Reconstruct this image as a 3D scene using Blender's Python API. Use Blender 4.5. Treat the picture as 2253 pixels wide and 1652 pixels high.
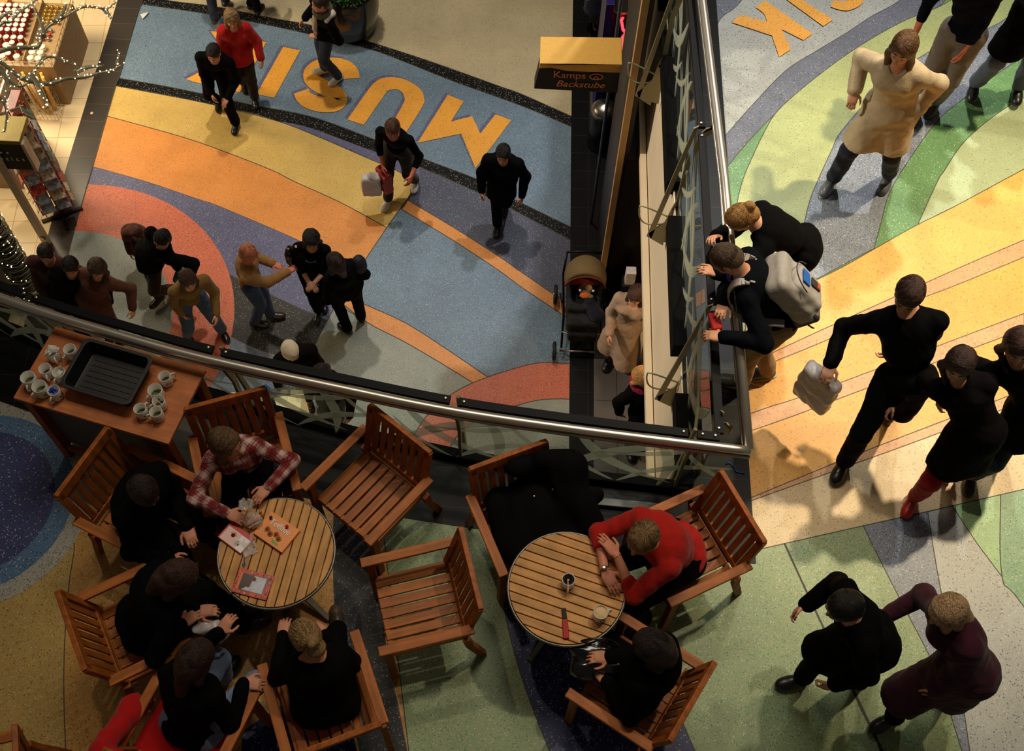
import bpy, bmesh, math, random
import numpy as np
from mathutils import Vector, Matrix, Quaternion
R=math.radians; PI=math.pi
random.seed(7); np.random.seed(7)
for o in list(bpy.data.objects): bpy.data.objects.remove(o, do_unlink=True)
C=bpy.context.scene.collection
scn=bpy.context.scene

# ---------------------------------------------------------------- camera
CAM_H=7.4            # camera height over the cafe floor (z = 0); lower mall floor at LOW
LOW=-4.4
FOC=2500.0           # focal length in pixels of the 2253 x 1652 frame
_n=np.array([1070-1126.5, 2200-826.0, FOC]); _n/=np.linalg.norm(_n)
_f=np.array([0,0,1.0])-_n*_n[2]; _f/=np.linalg.norm(_f)
_r=np.cross(_f,-_n)
cam_d=bpy.data.cameras.new('camera'); cam=bpy.data.objects.new('camera',cam_d); C.objects.link(cam)
cam_d.sensor_width=36; cam_d.lens=36*FOC/2253; cam_d.clip_start=.05; cam_d.clip_end=200
# columns: camera x (right), camera y (up), camera z (backwards), in world axes (r, f, -n)
cx=Vector((_r[0],_f[0],-_n[0])); cy=-Vector((_r[1],_f[1],-_n[1])); cz=-Vector((_r[2],_f[2],-_n[2]))
m=Matrix((cx,cy,cz)).transposed().to_4x4(); m.translation=Vector((0,0,CAM_H)); cam.matrix_world=m
scn.camera=cam

# ---------------------------------------------------------------- colour management, world, lights
scn.view_settings.view_transform='Standard'; scn.view_settings.look='None'
scn.view_settings.gamma=1; scn.view_settings.use_curve_mapping=False
scn.view_settings.exposure=0.0
w=bpy.data.worlds.new('world'); scn.world=w; w.use_nodes=True
w.node_tree.nodes['Background'].inputs[0].default_value=(1.0,.86,.68,1)
w.node_tree.nodes['Background'].inputs[1].default_value=.05
def lamp(kind,name,loc,power,col=(1,.84,.62),size=.5,target=None,spot=None,blend=.6):
    d=bpy.data.lights.new(name,kind); d.energy=power; d.color=col
    if kind=='AREA': d.shape='DISK'; d.size=size
    if kind=='SPOT': d.spot_size=R(spot or 60); d.spot_blend=blend; d.shadow_soft_size=size
    if kind=='POINT': d.shadow_soft_size=size
    o=bpy.data.objects.new(name,d); C.objects.link(o); o.location=loc
    if target is not None:
        o.rotation_euler=(Vector(target)-Vector(loc)).to_track_quat('-Z','Y').to_euler()
    return o
# mall downlights high over the atrium and the upper walkway
lamp('SPOT','atrium_spotlight',(7.0,8.0,11.0),6000,(1,.80,.52),size=.22,target=(3.6,4.9,0),spot=34,blend=.9)
lamp('SPOT','atrium_spotlight',(3.5,13.0,12.5),4200,(.96,.95,.92),size=.25,target=(3.0,7.9,0),spot=46,blend=.9)
lamp('SPOT','atrium_spotlight',(-2.5,12.5,12.5),4300,(1,.89,.74),size=.3,target=(-2.4,10.6,LOW),spot=40,blend=.9)
lamp('SPOT','atrium_spotlight',(-2.8,6.5,12.0),470,(1,.84,.62),size=.15,target=(-.9,2.4,0),spot=42,blend=.9)
lamp('SPOT','atrium_spotlight',(3.4,5.6,11.5),900,(1,.84,.62),size=.15,target=(1.5,2.2,0),spot=44,blend=.9)
lamp('AREA','atrium_skylight',(1,9,15),560,(1,.90,.76),size=5,target=(.5,7.5,0))
lamp('AREA','shop_ceiling_light',(-7.6,10.8,-1.2),160,(1,.80,.52),size=1.6,target=(-7.2,10.6,LOW))
lamp('AREA','shop_ceiling_light',(-6.9,8.8,-1.2),60,(1,.80,.52),size=1.0,target=(-6.6,8.9,LOW))
lamp('SPOT','atrium_spotlight',(-6.5,7.5,5.5),3000,(1,.88,.72),size=.2,target=(1.3,6.4,-.9),spot=36,blend=.8)  # added fill from the void side to brighten the cream fascia, no fixture there
lamp('SPOT','bakery_spotlight',(2.2,6.0,-1.8),60,(1,.66,.36),size=.08,target=(1.25,6.1,-3.0),spot=80)
# ---------------------------------------------------------------- picture -> place helpers
def ray(px,py):
    d=np.array([px-1126.5,py-826.0,FOC]); return float(d@_r),float(d@_f),-float(d@_n)
def P(px,py,z=0.0):
    a,b,c=ray(px,py); t=(z-CAM_H)/c; return Vector((a*t,b*t,z))
def PY(px,py,Y):
    a,b,c=ray(px,py); t=Y/b; return Vector((a*t,Y,CAM_H+c*t))
def PX(px,py,X):
    a,b,c=ray(px,py); t=X/a; return Vector((X,b*t,CAM_H+c*t))

# ---------------------------------------------------------------- materials
def lin(c):
    return tuple(((v/255)/12.92 if v/255<=.04045 else ((v/255+.055)/1.055)**2.4) for v in c)
_M={}
def mat(name,rgb,rough=.6,metal=0,var=.12,scale=30,bump=0.0,bscale=200,sheen=0,coat=0,emit=None,estr=0,alpha=None,trans=0,stretch=None,spec=.5):
    if name in _M: return _M[name]
    m=bpy.data.materials.new(name); m.use_nodes=True; nt=m.node_tree; b=nt.nodes['Principled BSDF']
    c=lin(rgb)
    tc=nt.nodes.new('ShaderNodeTexCoord'); mp=nt.nodes.new('ShaderNodeMapping'); nt.links.new(tc.outputs['Object'],mp.inputs[0])
    if stretch: mp.inputs['Scale'].default_value=stretch
    n=nt.nodes.new('ShaderNodeTexNoise'); n.inputs['Scale'].default_value=scale; n.inputs['Detail'].default_value=4
    nt.links.new(mp.outputs[0],n.inputs['Vector'])
    r=nt.nodes.new('ShaderNodeValToRGB'); r.color_ramp.elements[0].position=.3; r.color_ramp.elements[1].position=.7
    r.color_ramp.elements[0].color=tuple(v*(1-var) for v in c)+(1,); r.color_ramp.elements[1].color=tuple(min(1,v*(1+var)) for v in c)+(1,)
    nt.links.new(n.outputs['Fac'],r.inputs[0]); nt.links.new(r.outputs[0],b.inputs['Base Color'])
    b.inputs['Roughness'].default_value=rough; b.inputs['Metallic'].default_value=metal
    b.inputs['Specular IOR Level'].default_value=spec
    if sheen: b.inputs['Sheen Weight'].default_value=sheen
    if coat: b.inputs['Coat Weight'].default_value=coat
    if trans: b.inputs['Transmission Weight'].default_value=trans
    if alpha is not None: b.inputs['Alpha'].default_value=alpha
    if emit: b.inputs['Emission Color'].default_value=lin(emit)+(1,); b.inputs['Emission Strength'].default_value=estr
    if bump:
        n2=nt.nodes.new('ShaderNodeTexNoise'); n2.inputs['Scale'].default_value=bscale; nt.links.new(mp.outputs[0],n2.inputs['Vector'])
        bm=nt.nodes.new('ShaderNodeBump'); bm.inputs['Strength'].default_value=bump; bm.inputs['Distance'].default_value=.01
        nt.links.new(n2.outputs['Fac'],bm.inputs['Height']); nt.links.new(bm.outputs[0],b.inputs['Normal'])
    _M[name]=m; return m
def terrazzo(name,rgb,dark=None,amount=.12,rough=.42):
    """poured floor: mottled base with small dark and light chips"""
    if name in _M: return _M[name]
    m=bpy.data.materials.new(name); m.use_nodes=True; nt=m.node_tree; b=nt.nodes['Principled BSDF']
    c=lin(rgb); dk=lin(dark) if dark else tuple(v*.35 for v in c)
    tc=nt.nodes.new('ShaderNodeTexCoord')
    n=nt.nodes.new('ShaderNodeTexNoise'); n.inputs['Scale'].default_value=1.6; n.inputs['Detail'].default_value=8; n.inputs['Roughness'].default_value=.62
    nt.links.new(tc.outputs['Object'],n.inputs['Vector'])
    r=nt.nodes.new('ShaderNodeValToRGB'); r.color_ramp.elements[0].position=.3; r.color_ramp.elements[1].position=.72
    r.color_ramp.elements[0].color=tuple(v*.86 for v in c)+(1,); r.color_ramp.elements[1].color=tuple(min(1,v*1.12) for v in c)+(1,)
    nt.links.new(n.outputs['Fac'],r.inputs[0])
    prev=r.outputs[0]
    for sc,col,th in ((70,dk,amount),(150,dk,amount*1.5),(110,(.75,.72,.62),amount*.45)):
        v=nt.nodes.new('ShaderNodeTexVoronoi'); v.inputs['Scale'].default_value=sc; nt.links.new(tc.outputs['Object'],v.inputs['Vector'])
        wn=nt.nodes.new('ShaderNodeSeparateColor'); nt.links.new(v.outputs['Color'],wn.inputs[0])
        lt=nt.nodes.new('ShaderNodeMath'); lt.operation='LESS_THAN'; lt.inputs[1].default_value=th; nt.links.new(wn.outputs[0],lt.inputs[0])
        l2=nt.nodes.new('ShaderNodeMath'); l2.operation='LESS_THAN'; l2.inputs[1].default_value=.38; nt.links.new(v.outputs['Distance'],l2.inputs[0])
        mu=nt.nodes.new('ShaderNodeMath'); mu.operation='MULTIPLY'; nt.links.new(lt.outputs[0],mu.inputs[0]); nt.links.new(l2.outputs[0],mu.inputs[1])
        m2=nt.nodes.new('ShaderNodeMath'); m2.operation='MULTIPLY'; m2.inputs[1].default_value=.75; nt.links.new(mu.outputs[0],m2.inputs[0])
        mx=nt.nodes.new('ShaderNodeMixRGB'); nt.links.new(m2.outputs[0],mx.inputs[0]); nt.links.new(prev,mx.inputs[1]); mx.inputs[2].default_value=tuple(col)+(1,)
        prev=mx.outputs[0]
    nt.links.new(prev,b.inputs['Base Color']); b.inputs['Roughness'].default_value=rough; b.inputs['Specular IOR Level'].default_value=.35
    _M[name]=m; return m
def tiles(name,rgb,grout,bw,bh,mortar=.006,rough=.3,rot=0,off=(0,0,0),var=.06):
    if name in _M: return _M[name]
    m=bpy.data.materials.new(name); m.use_nodes=True; nt=m.node_tree; b=nt.nodes['Principled BSDF']
    tc=nt.nodes.new('ShaderNodeTexCoord'); mp=nt.nodes.new('ShaderNodeMapping'); nt.links.new(tc.outputs['Object'],mp.inputs[0])
    mp.inputs['Rotation'].default_value=(0,0,rot); mp.inputs['Location'].default_value=off
    br=nt.nodes.new('ShaderNodeTexBrick'); br.offset=0; br.inputs['Scale'].default_value=1
    br.inputs['Brick Width'].default_value=bw; br.inputs['Row Height'].default_value=bh; br.inputs['Mortar Size'].default_value=mortar
    c=lin(rgb); br.inputs['Color1'].default_value=tuple(v*(1-var) for v in c)+(1,); br.inputs['Color2'].default_value=tuple(v*(1+var) for v in c)+(1,)
    br.inputs['Mortar'].default_value=lin(grout)+(1,); nt.links.new(mp.outputs[0],br.inputs['Vector'])
    nt.links.new(br.outputs['Color'],b.inputs['Base Color']); b.inputs['Roughness'].default_value=rough; b.inputs['Specular IOR Level'].default_value=.12 if sum(rgb)<90 else .4
    _M[name]=m; return m
def wood(name,rgb,rough=.45,axis=0,contrast=.22):
    if name in _M: return _M[name]
    m=bpy.data.materials.new(name); m.use_nodes=True; nt=m.node_tree; b=nt.nodes['Principled BSDF']; c=lin(rgb)
    tc=nt.nodes.new('ShaderNodeTexCoord'); mp=nt.nodes.new('ShaderNodeMapping'); nt.links.new(tc.outputs['Object'],mp.inputs[0])
    s=[30,30,30]; s[axis]=2.2; mp.inputs['Scale'].default_value=s
    n=nt.nodes.new('ShaderNodeTexNoise'); n.inputs['Scale'].default_value=1.0; n.inputs['Detail'].default_value=6; n.inputs['Distortion'].default_value=.6
    nt.links.new(mp.outputs[0],n.inputs['Vector'])
    r=nt.nodes.new('ShaderNodeValToRGB'); r.color_ramp.elements[0].position=.32; r.color_ramp.elements[1].position=.68
    r.color_ramp.elements[0].color=tuple(v*(1-contrast*1.4) for v in c)+(1,); r.color_ramp.elements[1].color=tuple(min(1,v*(1+contrast)) for v in c)+(1,)
    nt.links.new(n.outputs['Fac'],r.inputs[0])
    # slow tone change from board to board
    n3=nt.nodes.new('ShaderNodeTexNoise'); n3.inputs['Scale'].default_value=9; nt.links.new(tc.outputs['Object'],n3.inputs['Vector'])
    hs=nt.nodes.new('ShaderNodeHueSaturation'); mr=nt.nodes.new('ShaderNodeMapRange'); mr.inputs[1].default_value=.3; mr.inputs[2].default_value=.7; mr.inputs[3].default_value=.82; mr.inputs[4].default_value=1.16
    nt.links.new(n3.outputs['Fac'],mr.inputs[0]); nt.links.new(mr.outputs[0],hs.inputs['Value']); nt.links.new(r.outputs[0],hs.inputs['Color'])
    nt.links.new(hs.outputs[0],b.inputs['Base Color']); b.inputs['Roughness'].default_value=rough+.08; b.inputs['Specular IOR Level'].default_value=.28
    bm=nt.nodes.new('ShaderNodeBump'); bm.inputs['Strength'].default_value=.15; bm.inputs['Distance'].default_value=.004
    nt.links.new(n.outputs['Fac'],bm.inputs['Height']); nt.links.new(bm.outputs[0],b.inputs['Normal'])
    _M[name]=m; return m
def plaid(name,base,line,dark,per=.075):
    if name in _M: return _M[name]
    m=bpy.data.materials.new(name); m.use_nodes=True; nt=m.node_tree; b=nt.nodes['Principled BSDF']
    tc=nt.nodes.new('ShaderNodeTexCoord'); sp=nt.nodes.new('ShaderNodeSeparateXYZ')
    mp=nt.nodes.new('ShaderNodeMapping'); mp.inputs['Rotation'].default_value=(.25,.2,.5); nt.links.new(tc.outputs['Object'],mp.inputs[0]); nt.links.new(mp.outputs[0],sp.inputs[0])
    def M(op,a,bv):
        n=nt.nodes.new('ShaderNodeMath'); n.operation=op
        for i,v in enumerate((a,bv)):
            if v is None: continue
            if hasattr(v,'node'): nt.links.new(v,n.inputs[i])
            else: n.inputs[i].default_value=v
        return n.outputs[0]
    tot=None; thin=None
    for i in range(3):
        fr=M('FRACT',M('DIVIDE',sp.outputs[i],per),None)
        band=M('MULTIPLY',M('LESS_THAN',fr,.42),.20); t=M('LESS_THAN',M('ABSOLUTE',M('SUBTRACT',fr,.70),None),.035)
        tot=band if tot is None else M('ADD',tot,band); thin=t if thin is None else M('MAXIMUM',thin,t)
    r=nt.nodes.new('ShaderNodeValToRGB'); e=r.color_ramp.elements; e[0].position=0; e[0].color=lin(base)+(1,); e[1].position=1; e[1].color=lin(line)+(1,)
    e[1].position=.58; k=e.new(.24); k.color=tuple(.86*a+.14*bb for a,bb in zip(lin(base),lin(line)))+(1,)
    nt.links.new(tot,r.inputs[0])
    mx=nt.nodes.new('ShaderNodeMixRGB'); mx.inputs[2].default_value=lin(dark)+(1,); nt.links.new(M('MULTIPLY',thin,.8),mx.inputs[0]); nt.links.new(r.outputs[0],mx.inputs[1])
    nt.links.new(mx.outputs[0],b.inputs['Base Color']); b.inputs['Roughness'].default_value=.85
    _M[name]=m; return m
def glassmat(name,tint=(.86,.93,.88),refl=1.0):
    """thin clear pane: fresnel mix of mirror and tinted see-through"""
    if name in _M: return _M[name]
    m=bpy.data.materials.new(name); m.use_nodes=True; nt=m.node_tree; nt.nodes.clear()
    out=nt.nodes.new('ShaderNodeOutputMaterial'); mx=nt.nodes.new('ShaderNodeMixShader'); tr=nt.nodes.new('ShaderNodeBsdfTransparent'); gl=nt.nodes.new('ShaderNodeBsdfGlossy')
    tr.inputs[0].default_value=tint+(1,); gl.inputs['Roughness'].default_value=.01; gl.inputs[0].default_value=(refl,refl,refl,1)
    lw=nt.nodes.new('ShaderNodeLayerWeight'); lw.inputs[0].default_value=.5
    pw=nt.nodes.new('ShaderNodeMath'); pw.operation='POWER'; pw.inputs[1].default_value=4.0; nt.links.new(lw.outputs['Facing'],pw.inputs[0])
    fr=nt.nodes.new('ShaderNodeMath'); fr.operation='MULTIPLY_ADD'; fr.inputs[1].default_value=.85; fr.inputs[2].default_value=.05; nt.links.new(pw.outputs[0],fr.inputs[0])
    nt.links.new(fr.outputs[0],mx.inputs[0]); nt.links.new(tr.outputs[0],mx.inputs[1]); nt.links.new(gl.outputs[0],mx.inputs[2]); nt.links.new(mx.outputs[0],out.inputs[0])
    _M[name]=m; return m
def frost(name,rgb=(190,196,180),a=.55):
    if name in _M: return _M[name]
    m=bpy.data.materials.new(name); m.use_nodes=True; nt=m.node_tree; nt.nodes.clear()
    out=nt.nodes.new('ShaderNodeOutputMaterial'); mx=nt.nodes.new('ShaderNodeMixShader'); tr=nt.nodes.new('ShaderNodeBsdfTransparent'); df=nt.nodes.new('ShaderNodeBsdfDiffuse'); tl=nt.nodes.new('ShaderNodeBsdfTranslucent'); ad=nt.nodes.new('ShaderNodeMixShader')
    df.inputs[0].default_value=lin(rgb)+(1,); tl.inputs[0].default_value=lin(rgb)+(1,); ad.inputs[0].default_value=.5
    nt.links.new(df.outputs[0],ad.inputs[1]); nt.links.new(tl.outputs[0],ad.inputs[2])
    mx.inputs[0].default_value=a; nt.links.new(tr.outputs[0],mx.inputs[1]); nt.links.new(ad.outputs[0],mx.inputs[2]); nt.links.new(mx.outputs[0],out.inputs[0])
    _M[name]=m; return m

# ---------------------------------------------------------------- mesh building
def setp(o,label=None,cat=None,group=None,kind=None):
    if label: o['label']=label
    if cat: o['category']=cat
    if group: o['group']=group
    if kind: o['kind']=kind
    return o
class MB:
    """collects shapes and links them as ONE mesh object"""
    def __init__(s): s.v=[]; s.f=[]; s.mi=[]; s.sm=[]
    def add(s,vs,fs,mi=0,smooth=False):
        b=len(s.v); s.v+= [tuple(v) for v in vs]; s.f+=[[i+b for i in f] for f in fs]; s.mi+=[mi]*len(fs); s.sm+=[smooth]*len(fs); return s
    def box(s,c,size,rz=0,mi=0,M=None,taper=1.0):
        x,y,z=size[0]/2,size[1]/2,size[2]/2; c=Vector(c)
        Mx=M if M is not None else Matrix.Rotation(rz,3,'Z')
        vs=[]
        for k in (-1,1):
            t=taper if k>0 else 1
            for a,b in ((-1,-1),(1,-1),(1,1),(-1,1)): vs.append(c+Mx@Vector((a*x*t,b*y*t,k*z)))
        return s.add(vs,[[3,2,1,0],[4,5,6,7],[0,1,5,4],[1,2,6,5],[2,3,7,6],[3,0,4,7]],mi)
    def bar(s,a,b,w,h,up=(0,0,1),mi=0,w2=None,h2=None):
        """box beam from a to b; w across, h along up"""
        a=Vector(a);b=Vector(b); d=(b-a).normalized(); up=Vector(up); sd=d.cross(up)
        if sd.length<1e-4: sd=d.cross(Vector((1,0,0)))
        sd.normalize(); u=sd.cross(d); w2=w if w2 is None else w2; h2=h if h2 is None else h2
        vs=[]
        for p,ww,hh in ((a,w,h),(b,w2,h2)):
            for i,j in ((-1,-1),(1,-1),(1,1),(-1,1)): vs.append(p+sd*(i*ww/2)+u*(j*hh/2))
        return s.add(vs,[[3,2,1,0],[4,5,6,7],[0,1,5,4],[1,2,6,5],[2,3,7,6],[3,0,4,7]],mi)
    def tube(s,pts,r,n=10,mi=0,cap=True,rs=None,closed=False):
        pts=[Vector(p) for p in pts]; vs=[]; fs=[]; N=len(pts); prev=None
        for i,p in enumerate(pts):
            if closed: t=(pts[(i+1)%N]-pts[i-1]).normalized()
            else: t=(pts[min(i+1,N-1)]-pts[max(i-1,0)]).normalized()
            if prev is None:
                a=Vector((0,0,1)) if abs(t.z)<.9 else Vector((1,0,0)); u=t.cross(a).normalized()
            else:
                u=(prev-t*prev.dot(t)); u=u.normalized() if u.length>1e-5 else t.orthogonal().normalized()
            prev=u; v=t.cross(u); rr=rs[i] if rs else r
            for k in range(n): vs.append(p+(u*math.cos(2*PI*k/n)+v*math.sin(2*PI*k/n))*rr)
        for i in range(N if closed else N-1):
            for k in range(n):
                a=i*n+k; b=i*n+(k+1)%n; j=((i+1)%N)*n
                fs.append([a,b,j+(k+1)%n,j+k])
        s.add(vs,fs,mi,True)
        if cap and not closed:
            b=len(s.v)-len(vs); s.f.append([b+k for k in range(n)][::-1]); s.f.append([b+(N-1)*n+k for k in range(n)]); s.mi+=[mi,mi]; s.sm+=[False,False]
        return s
    def lathe(s,c,prof,n=24,mi=0,M=None,smooth=True):
        """prof = list of (radius, height)"""
        c=Vector(c); vs=[]; fs=[]; M=M or Matrix.Identity(3)
        for r,h in prof:
            for k in range(n): vs.append(c+M@Vector((r*math.cos(2*PI*k/n),r*math.sin(2*PI*k/n),h)))
        for i in range(len(prof)-1):
            for k in range(n): fs.append([i*n+k,i*n+(k+1)%n,(i+1)*n+(k+1)%n,(i+1)*n+k])
        if prof[0][0]>1e-4: fs.append([k for k in range(n)][::-1])
        if prof[-1][0]>1e-4: fs.append([(len(prof)-1)*n+k for k in range(n)])
        return s.add(vs,fs,mi,smooth)
    def prism(s,poly,d,mi=0):
        """extrude polygon (list of Vectors) along vector d"""
        poly=[Vector(p) for p in poly]; d=Vector(d); n=len(poly); vs=poly+[p+d for p in poly]
        fs=[list(range(n))[::-1],[n+i for i in range(n)]]+[[i,(i+1)%n,n+(i+1)%n,n+i] for i in range(n)]
        return s.add(vs,fs,mi)
    def face(s,poly,mi=0): return s.add(poly,[list(range(len(poly)))],mi)
    def ball(s,c,r,mi=0,n=10,sc=(1,1,1),M=None):
        prof=[(max(1e-5,math.cos(t)*1.0),math.sin(t)) for t in [(-PI/2+PI*i/(n)) for i in range(n+1)]]
        M=M or Matrix.Identity(3); D=Matrix(((r*sc[0],0,0),(0,r*sc[1],0),(0,0,r*sc[2])))
        return s.lathe(c,prof,max(8,n+2),mi,M@D)
    def build(s,name,mats,parent=None,bevel=0,seg=2,recalc=True):
        me=bpy.data.meshes.new(name); me.from_pydata(s.v,[],s.f)
        if not isinstance(mats,(list,tuple)): mats=[mats]
        for m in mats: me.materials.append(m)
        me.polygons.foreach_set('material_index',s.mi); me.polygons.foreach_set('use_smooth',s.sm); me.update()
        if recalc:
            bm=bmesh.new(); bm.from_mesh(me); bmesh.ops.recalc_face_normals(bm,faces=bm.faces); bm.to_mesh(me); bm.free()
        o=bpy.data.objects.new(name,me); C.objects.link(o)
        if parent: o.parent=parent
        if bevel:
            b=o.modifiers.new('bevel','BEVEL'); b.width=bevel; b.segments=seg; b.limit_method='ANGLE'; b.angle_limit=R(40)
        return o
def thing(name,label,cat,loc=(0,0,0),rz=0,group=None):
    o=bpy.data.objects.new(name,None); C.objects.link(o); o.location=loc; o.rotation_euler=(0,0,rz); o.empty_display_size=.1
    return setp(o,label,cat,group)
def relparent(ch,root):
    """parent without moving: child mesh was built in world coordinates"""
    ch.parent=root; ch.matrix_parent_inverse=root.matrix_basis.inverted(); return ch
def dup(o,loc=None,rz=None,label=None,parent=None):
    c=o.copy(); C.objects.link(c)
    if parent: c.parent=parent
    if loc is not None: c.location=loc
    if rz is not None: c.rotation_euler=(0,0,rz)
    if label: c['label']=label
    for ch in list(o.children): dup(ch,parent=c)
    return c
def smooth_line(pts,n=6):
    """Catmull-Rom through points"""
    out=[]; Np=len(pts)
    for i in range(Np-1):
        p0=pts[max(i-1,0)];p1=pts[i];p2=pts[i+1];p3=pts[min(i+2,Np-1)]
        for k in range(n):
            t=k/n; out.append(tuple(.5*((2*b)+(-a+c)*t+(2*a-5*b+4*c-d)*t*t+(-a+3*b-3*c+d)*t**3) for a,b,c,d in zip(p0,p1,p2,p3)))
    out.append(tuple(pts[-1])); return out
def text_mesh(name,body,size,mat_,loc,M,extrude=.001,parent=None,align='CENTER',space=1.0):
    cu=bpy.data.curves.new(name,'FONT'); cu.body=body; cu.size=size; cu.extrude=extrude; cu.align_x=align; cu.align_y='CENTER'; cu.space_character=space
    o=bpy.data.objects.new(name,cu); C.objects.link(o)
    dg=bpy.context.evaluated_depsgraph_get(); me=bpy.data.meshes.new_from_object(o.evaluated_get(dg)); bpy.data.objects.remove(o)
    me.materials.clear(); me.materials.append(mat_)
    me.transform(M.to_4x4()); me.transform(Matrix.Translation(Vector(loc)))
    ob=bpy.data.objects.new(name,me); C.objects.link(ob)
    if parent: ob.parent=parent
    return ob
# ================================================================ floors
T={ 'beige':terrazzo('terrazzo_beige',(190,176,142)), 'blue':terrazzo('terrazzo_blue',(112,134,152),(30,60,110),.2),
 'slate':terrazzo('terrazzo_slate',(82,86,104),(30,35,70),.2), 'yellow':terrazzo('terrazzo_yellow',(212,178,100)),
 'orange':terrazzo('terrazzo_orange',(222,146,74)), 'violet':terrazzo('terrazzo_violet',(98,100,132),(40,40,90),.2),
 'salmon':terrazzo('terrazzo_salmon',(208,112,82),(120,30,25),.2), 'pale':terrazzo('terrazzo_pale',(150,154,142)),
 'char':terrazzo('terrazzo_charcoal',(52,50,46),(10,10,10),.2), 'letter':terrazzo('terrazzo_amber',(240,168,62)),
 'black':terrazzo('terrazzo_black',(30,30,30),(8,8,8),.25,.25), 'bblue':terrazzo('terrazzo_blue_grey',(118,128,142),(40,60,120),.2),
 'grey':terrazzo('terrazzo_grey',(172,174,168),(60,70,90),.16), 'slate2':terrazzo('terrazzo_slate_grey',(104,108,122),(40,40,60),.16),
 'green':terrazzo('terrazzo_green',(104,146,92),(30,110,80),.22), 'olive':terrazzo('terrazzo_olive',(168,176,118),(110,130,70),.12),
 'slate3':terrazzo('terrazzo_stone_blue',(126,134,146),(40,55,95),.28), 'celadon':terrazzo('terrazzo_celadon',(176,190,148),(110,140,90),.12),
 'gold':terrazzo('terrazzo_gold',(232,180,92),(160,120,60),.14), 'pinks':terrazzo('terrazzo_pink',(214,158,108),(160,80,50),.16),
 'cream':terrazzo('terrazzo_cream',(214,190,146),(150,120,80),.16), 'amber':terrazzo('terrazzo_deep_gold',(226,166,74),(170,90,30),.12),
 'sage':terrazzo('terrazzo_sage',(146,162,116),(40,120,80),.26), 'mint':terrazzo('terrazzo_mint',(152,188,132),(30,120,90),.2),
 'mintd':terrazzo('terrazzo_dark_mint',(128,164,126),(30,120,100),.3), 'navy':terrazzo('terrazzo_navy',(44,56,104),(20,24,70),.3),
 'ring':terrazzo('terrazzo_ring_blue',(84,116,148),(30,40,80),.25), 'indigo':terrazzo('terrazzo_indigo',(62,66,110),(20,20,60),.25),
 'pearl':terrazzo('terrazzo_pearl',(168,164,150),(70,70,80),.3), 'khaki':terrazzo('terrazzo_khaki',(186,154,84),(110,80,40),.22),
 'ochre':terrazzo('terrazzo_ochre',(196,146,70),(120,80,30),.22), 'speck':terrazzo('terrazzo_black_speckled',(24,25,25),(110,120,130),.10,.5)}
def autosmooth(pts,n=5,lim=38):
    """round a traced outline between its real corners"""
    N=len(pts)
    def turn(i):
        a,b,c=pts[i-1],pts[i],pts[(i+1)%N]; t=math.atan2(c[1]-b[1],c[0]-b[0])-math.atan2(b[1]-a[1],b[0]-a[0])
        return abs(math.degrees((t+PI)%(2*PI)-PI))
    cs=[i for i in range(N) if turn(i)>lim]
    if len(cs)<2: return pts
    out=[]
    for k,i in enumerate(cs):
        j=cs[(k+1)%len(cs)]; run=[pts[i]]; q=i
        while q!=j: q=(q+1)%N; run.append(pts[q])
        out+= (smooth_line(run,n)[:-1] if len(run)>2 else [run[0]])
    return out
class Floor:
    def __init__(s,z,mats): s.z=z; s.mb=MB(); s.k=0; s.keys=mats; s.idx={m:i for i,m in enumerate(mats)}
    def poly(s,pts,key,smooth=False,px=True):
        s.k+=1; zz=s.z+s.k*.0003
        if px: vs=[Vector((*P(x,y,s.z).xy,zz)) for x,y in autosmooth(pts)]
        else: vs=[Vector((x,y,zz)) for x,y in pts]
        s.mb.face(vs,s.idx[key])
        if px and key not in('letter','violet','tcream'):
            n=len(vs); wd=.0035 if s.z==0 else .006; g=s.idx['grout']
            for i in range(n):
                a,b=vs[i],vs[(i+1)%n]; d=b-a
                if d.length<1e-5: continue
                q=Vector((-d.y,d.x,0)).normalized()*wd; u_=Vector((0,0,.00012)); s.mb.face([a-q+u_,b-q+u_,b+q+u_,a+q+u_],g)
        return s
def xf(pts,off,sc): return [(off[0]+x/sc,off[1]+y/sc) for x,y in pts]
S37=2253/600
# ---------------- lower mall floor
tile_dark=tiles('dark_stone_tile',(66,60,54),(92,84,70),.9,.30,.004,.28,rot=0,off=(0,.1,0))
tile_black=tiles('black_stone_tile',(19,19,20),(40,38,36),.9,.30,.004,.38)
tile_grey=tiles('grey_stone_tile',(98,92,88),(66,60,56),.62,.62,.006,.3)
tile_cream=tiles('cream_shop_tile',(238,214,168),(206,172,122),.34,.34,.006,.35,rot=R(-4))
lo=['beige','blue','slate','yellow','orange','violet','salmon','pale','char','letter','black','bblue']
GR_=1
F=Floor(LOW,lo+['tdark','tblack','tgrey','tcream','grout'])
F.poly([(-9,3.5),(4,3.5),(4,18),(-9,18)],'beige',px=False)
bt=[(262,-70),(310,9.3),(466,32),(554,48),(695,78.6),(816,109),(896,138.5),(1003,181),(1150,234),(1262,281)]      # lower edge of the upper black arc
bu=[(300,-110),(343,-4),(470,14),(600,40),(691,57),(816,93),(949,136),(1100,190),(1150,208),(1262,258)]
mu=[(262,172),(360,189),(453,208),(550,230),(683,256),(816,304),(931,349),(1056,397),(1124,434.6),(1262,502.5)]
ml=[(256,190),(360,208),(461,229),(550,248),(608,266),(683,282),(806,327.6),(923,367.5),(1056,426),(1111,453),(1262,532)]
F.poly([(100,-60)]+bu[1:]+[(1262,900),(100,900)],'black')
F.poly(bt[1:]+mu[::-1],'blue')
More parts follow.
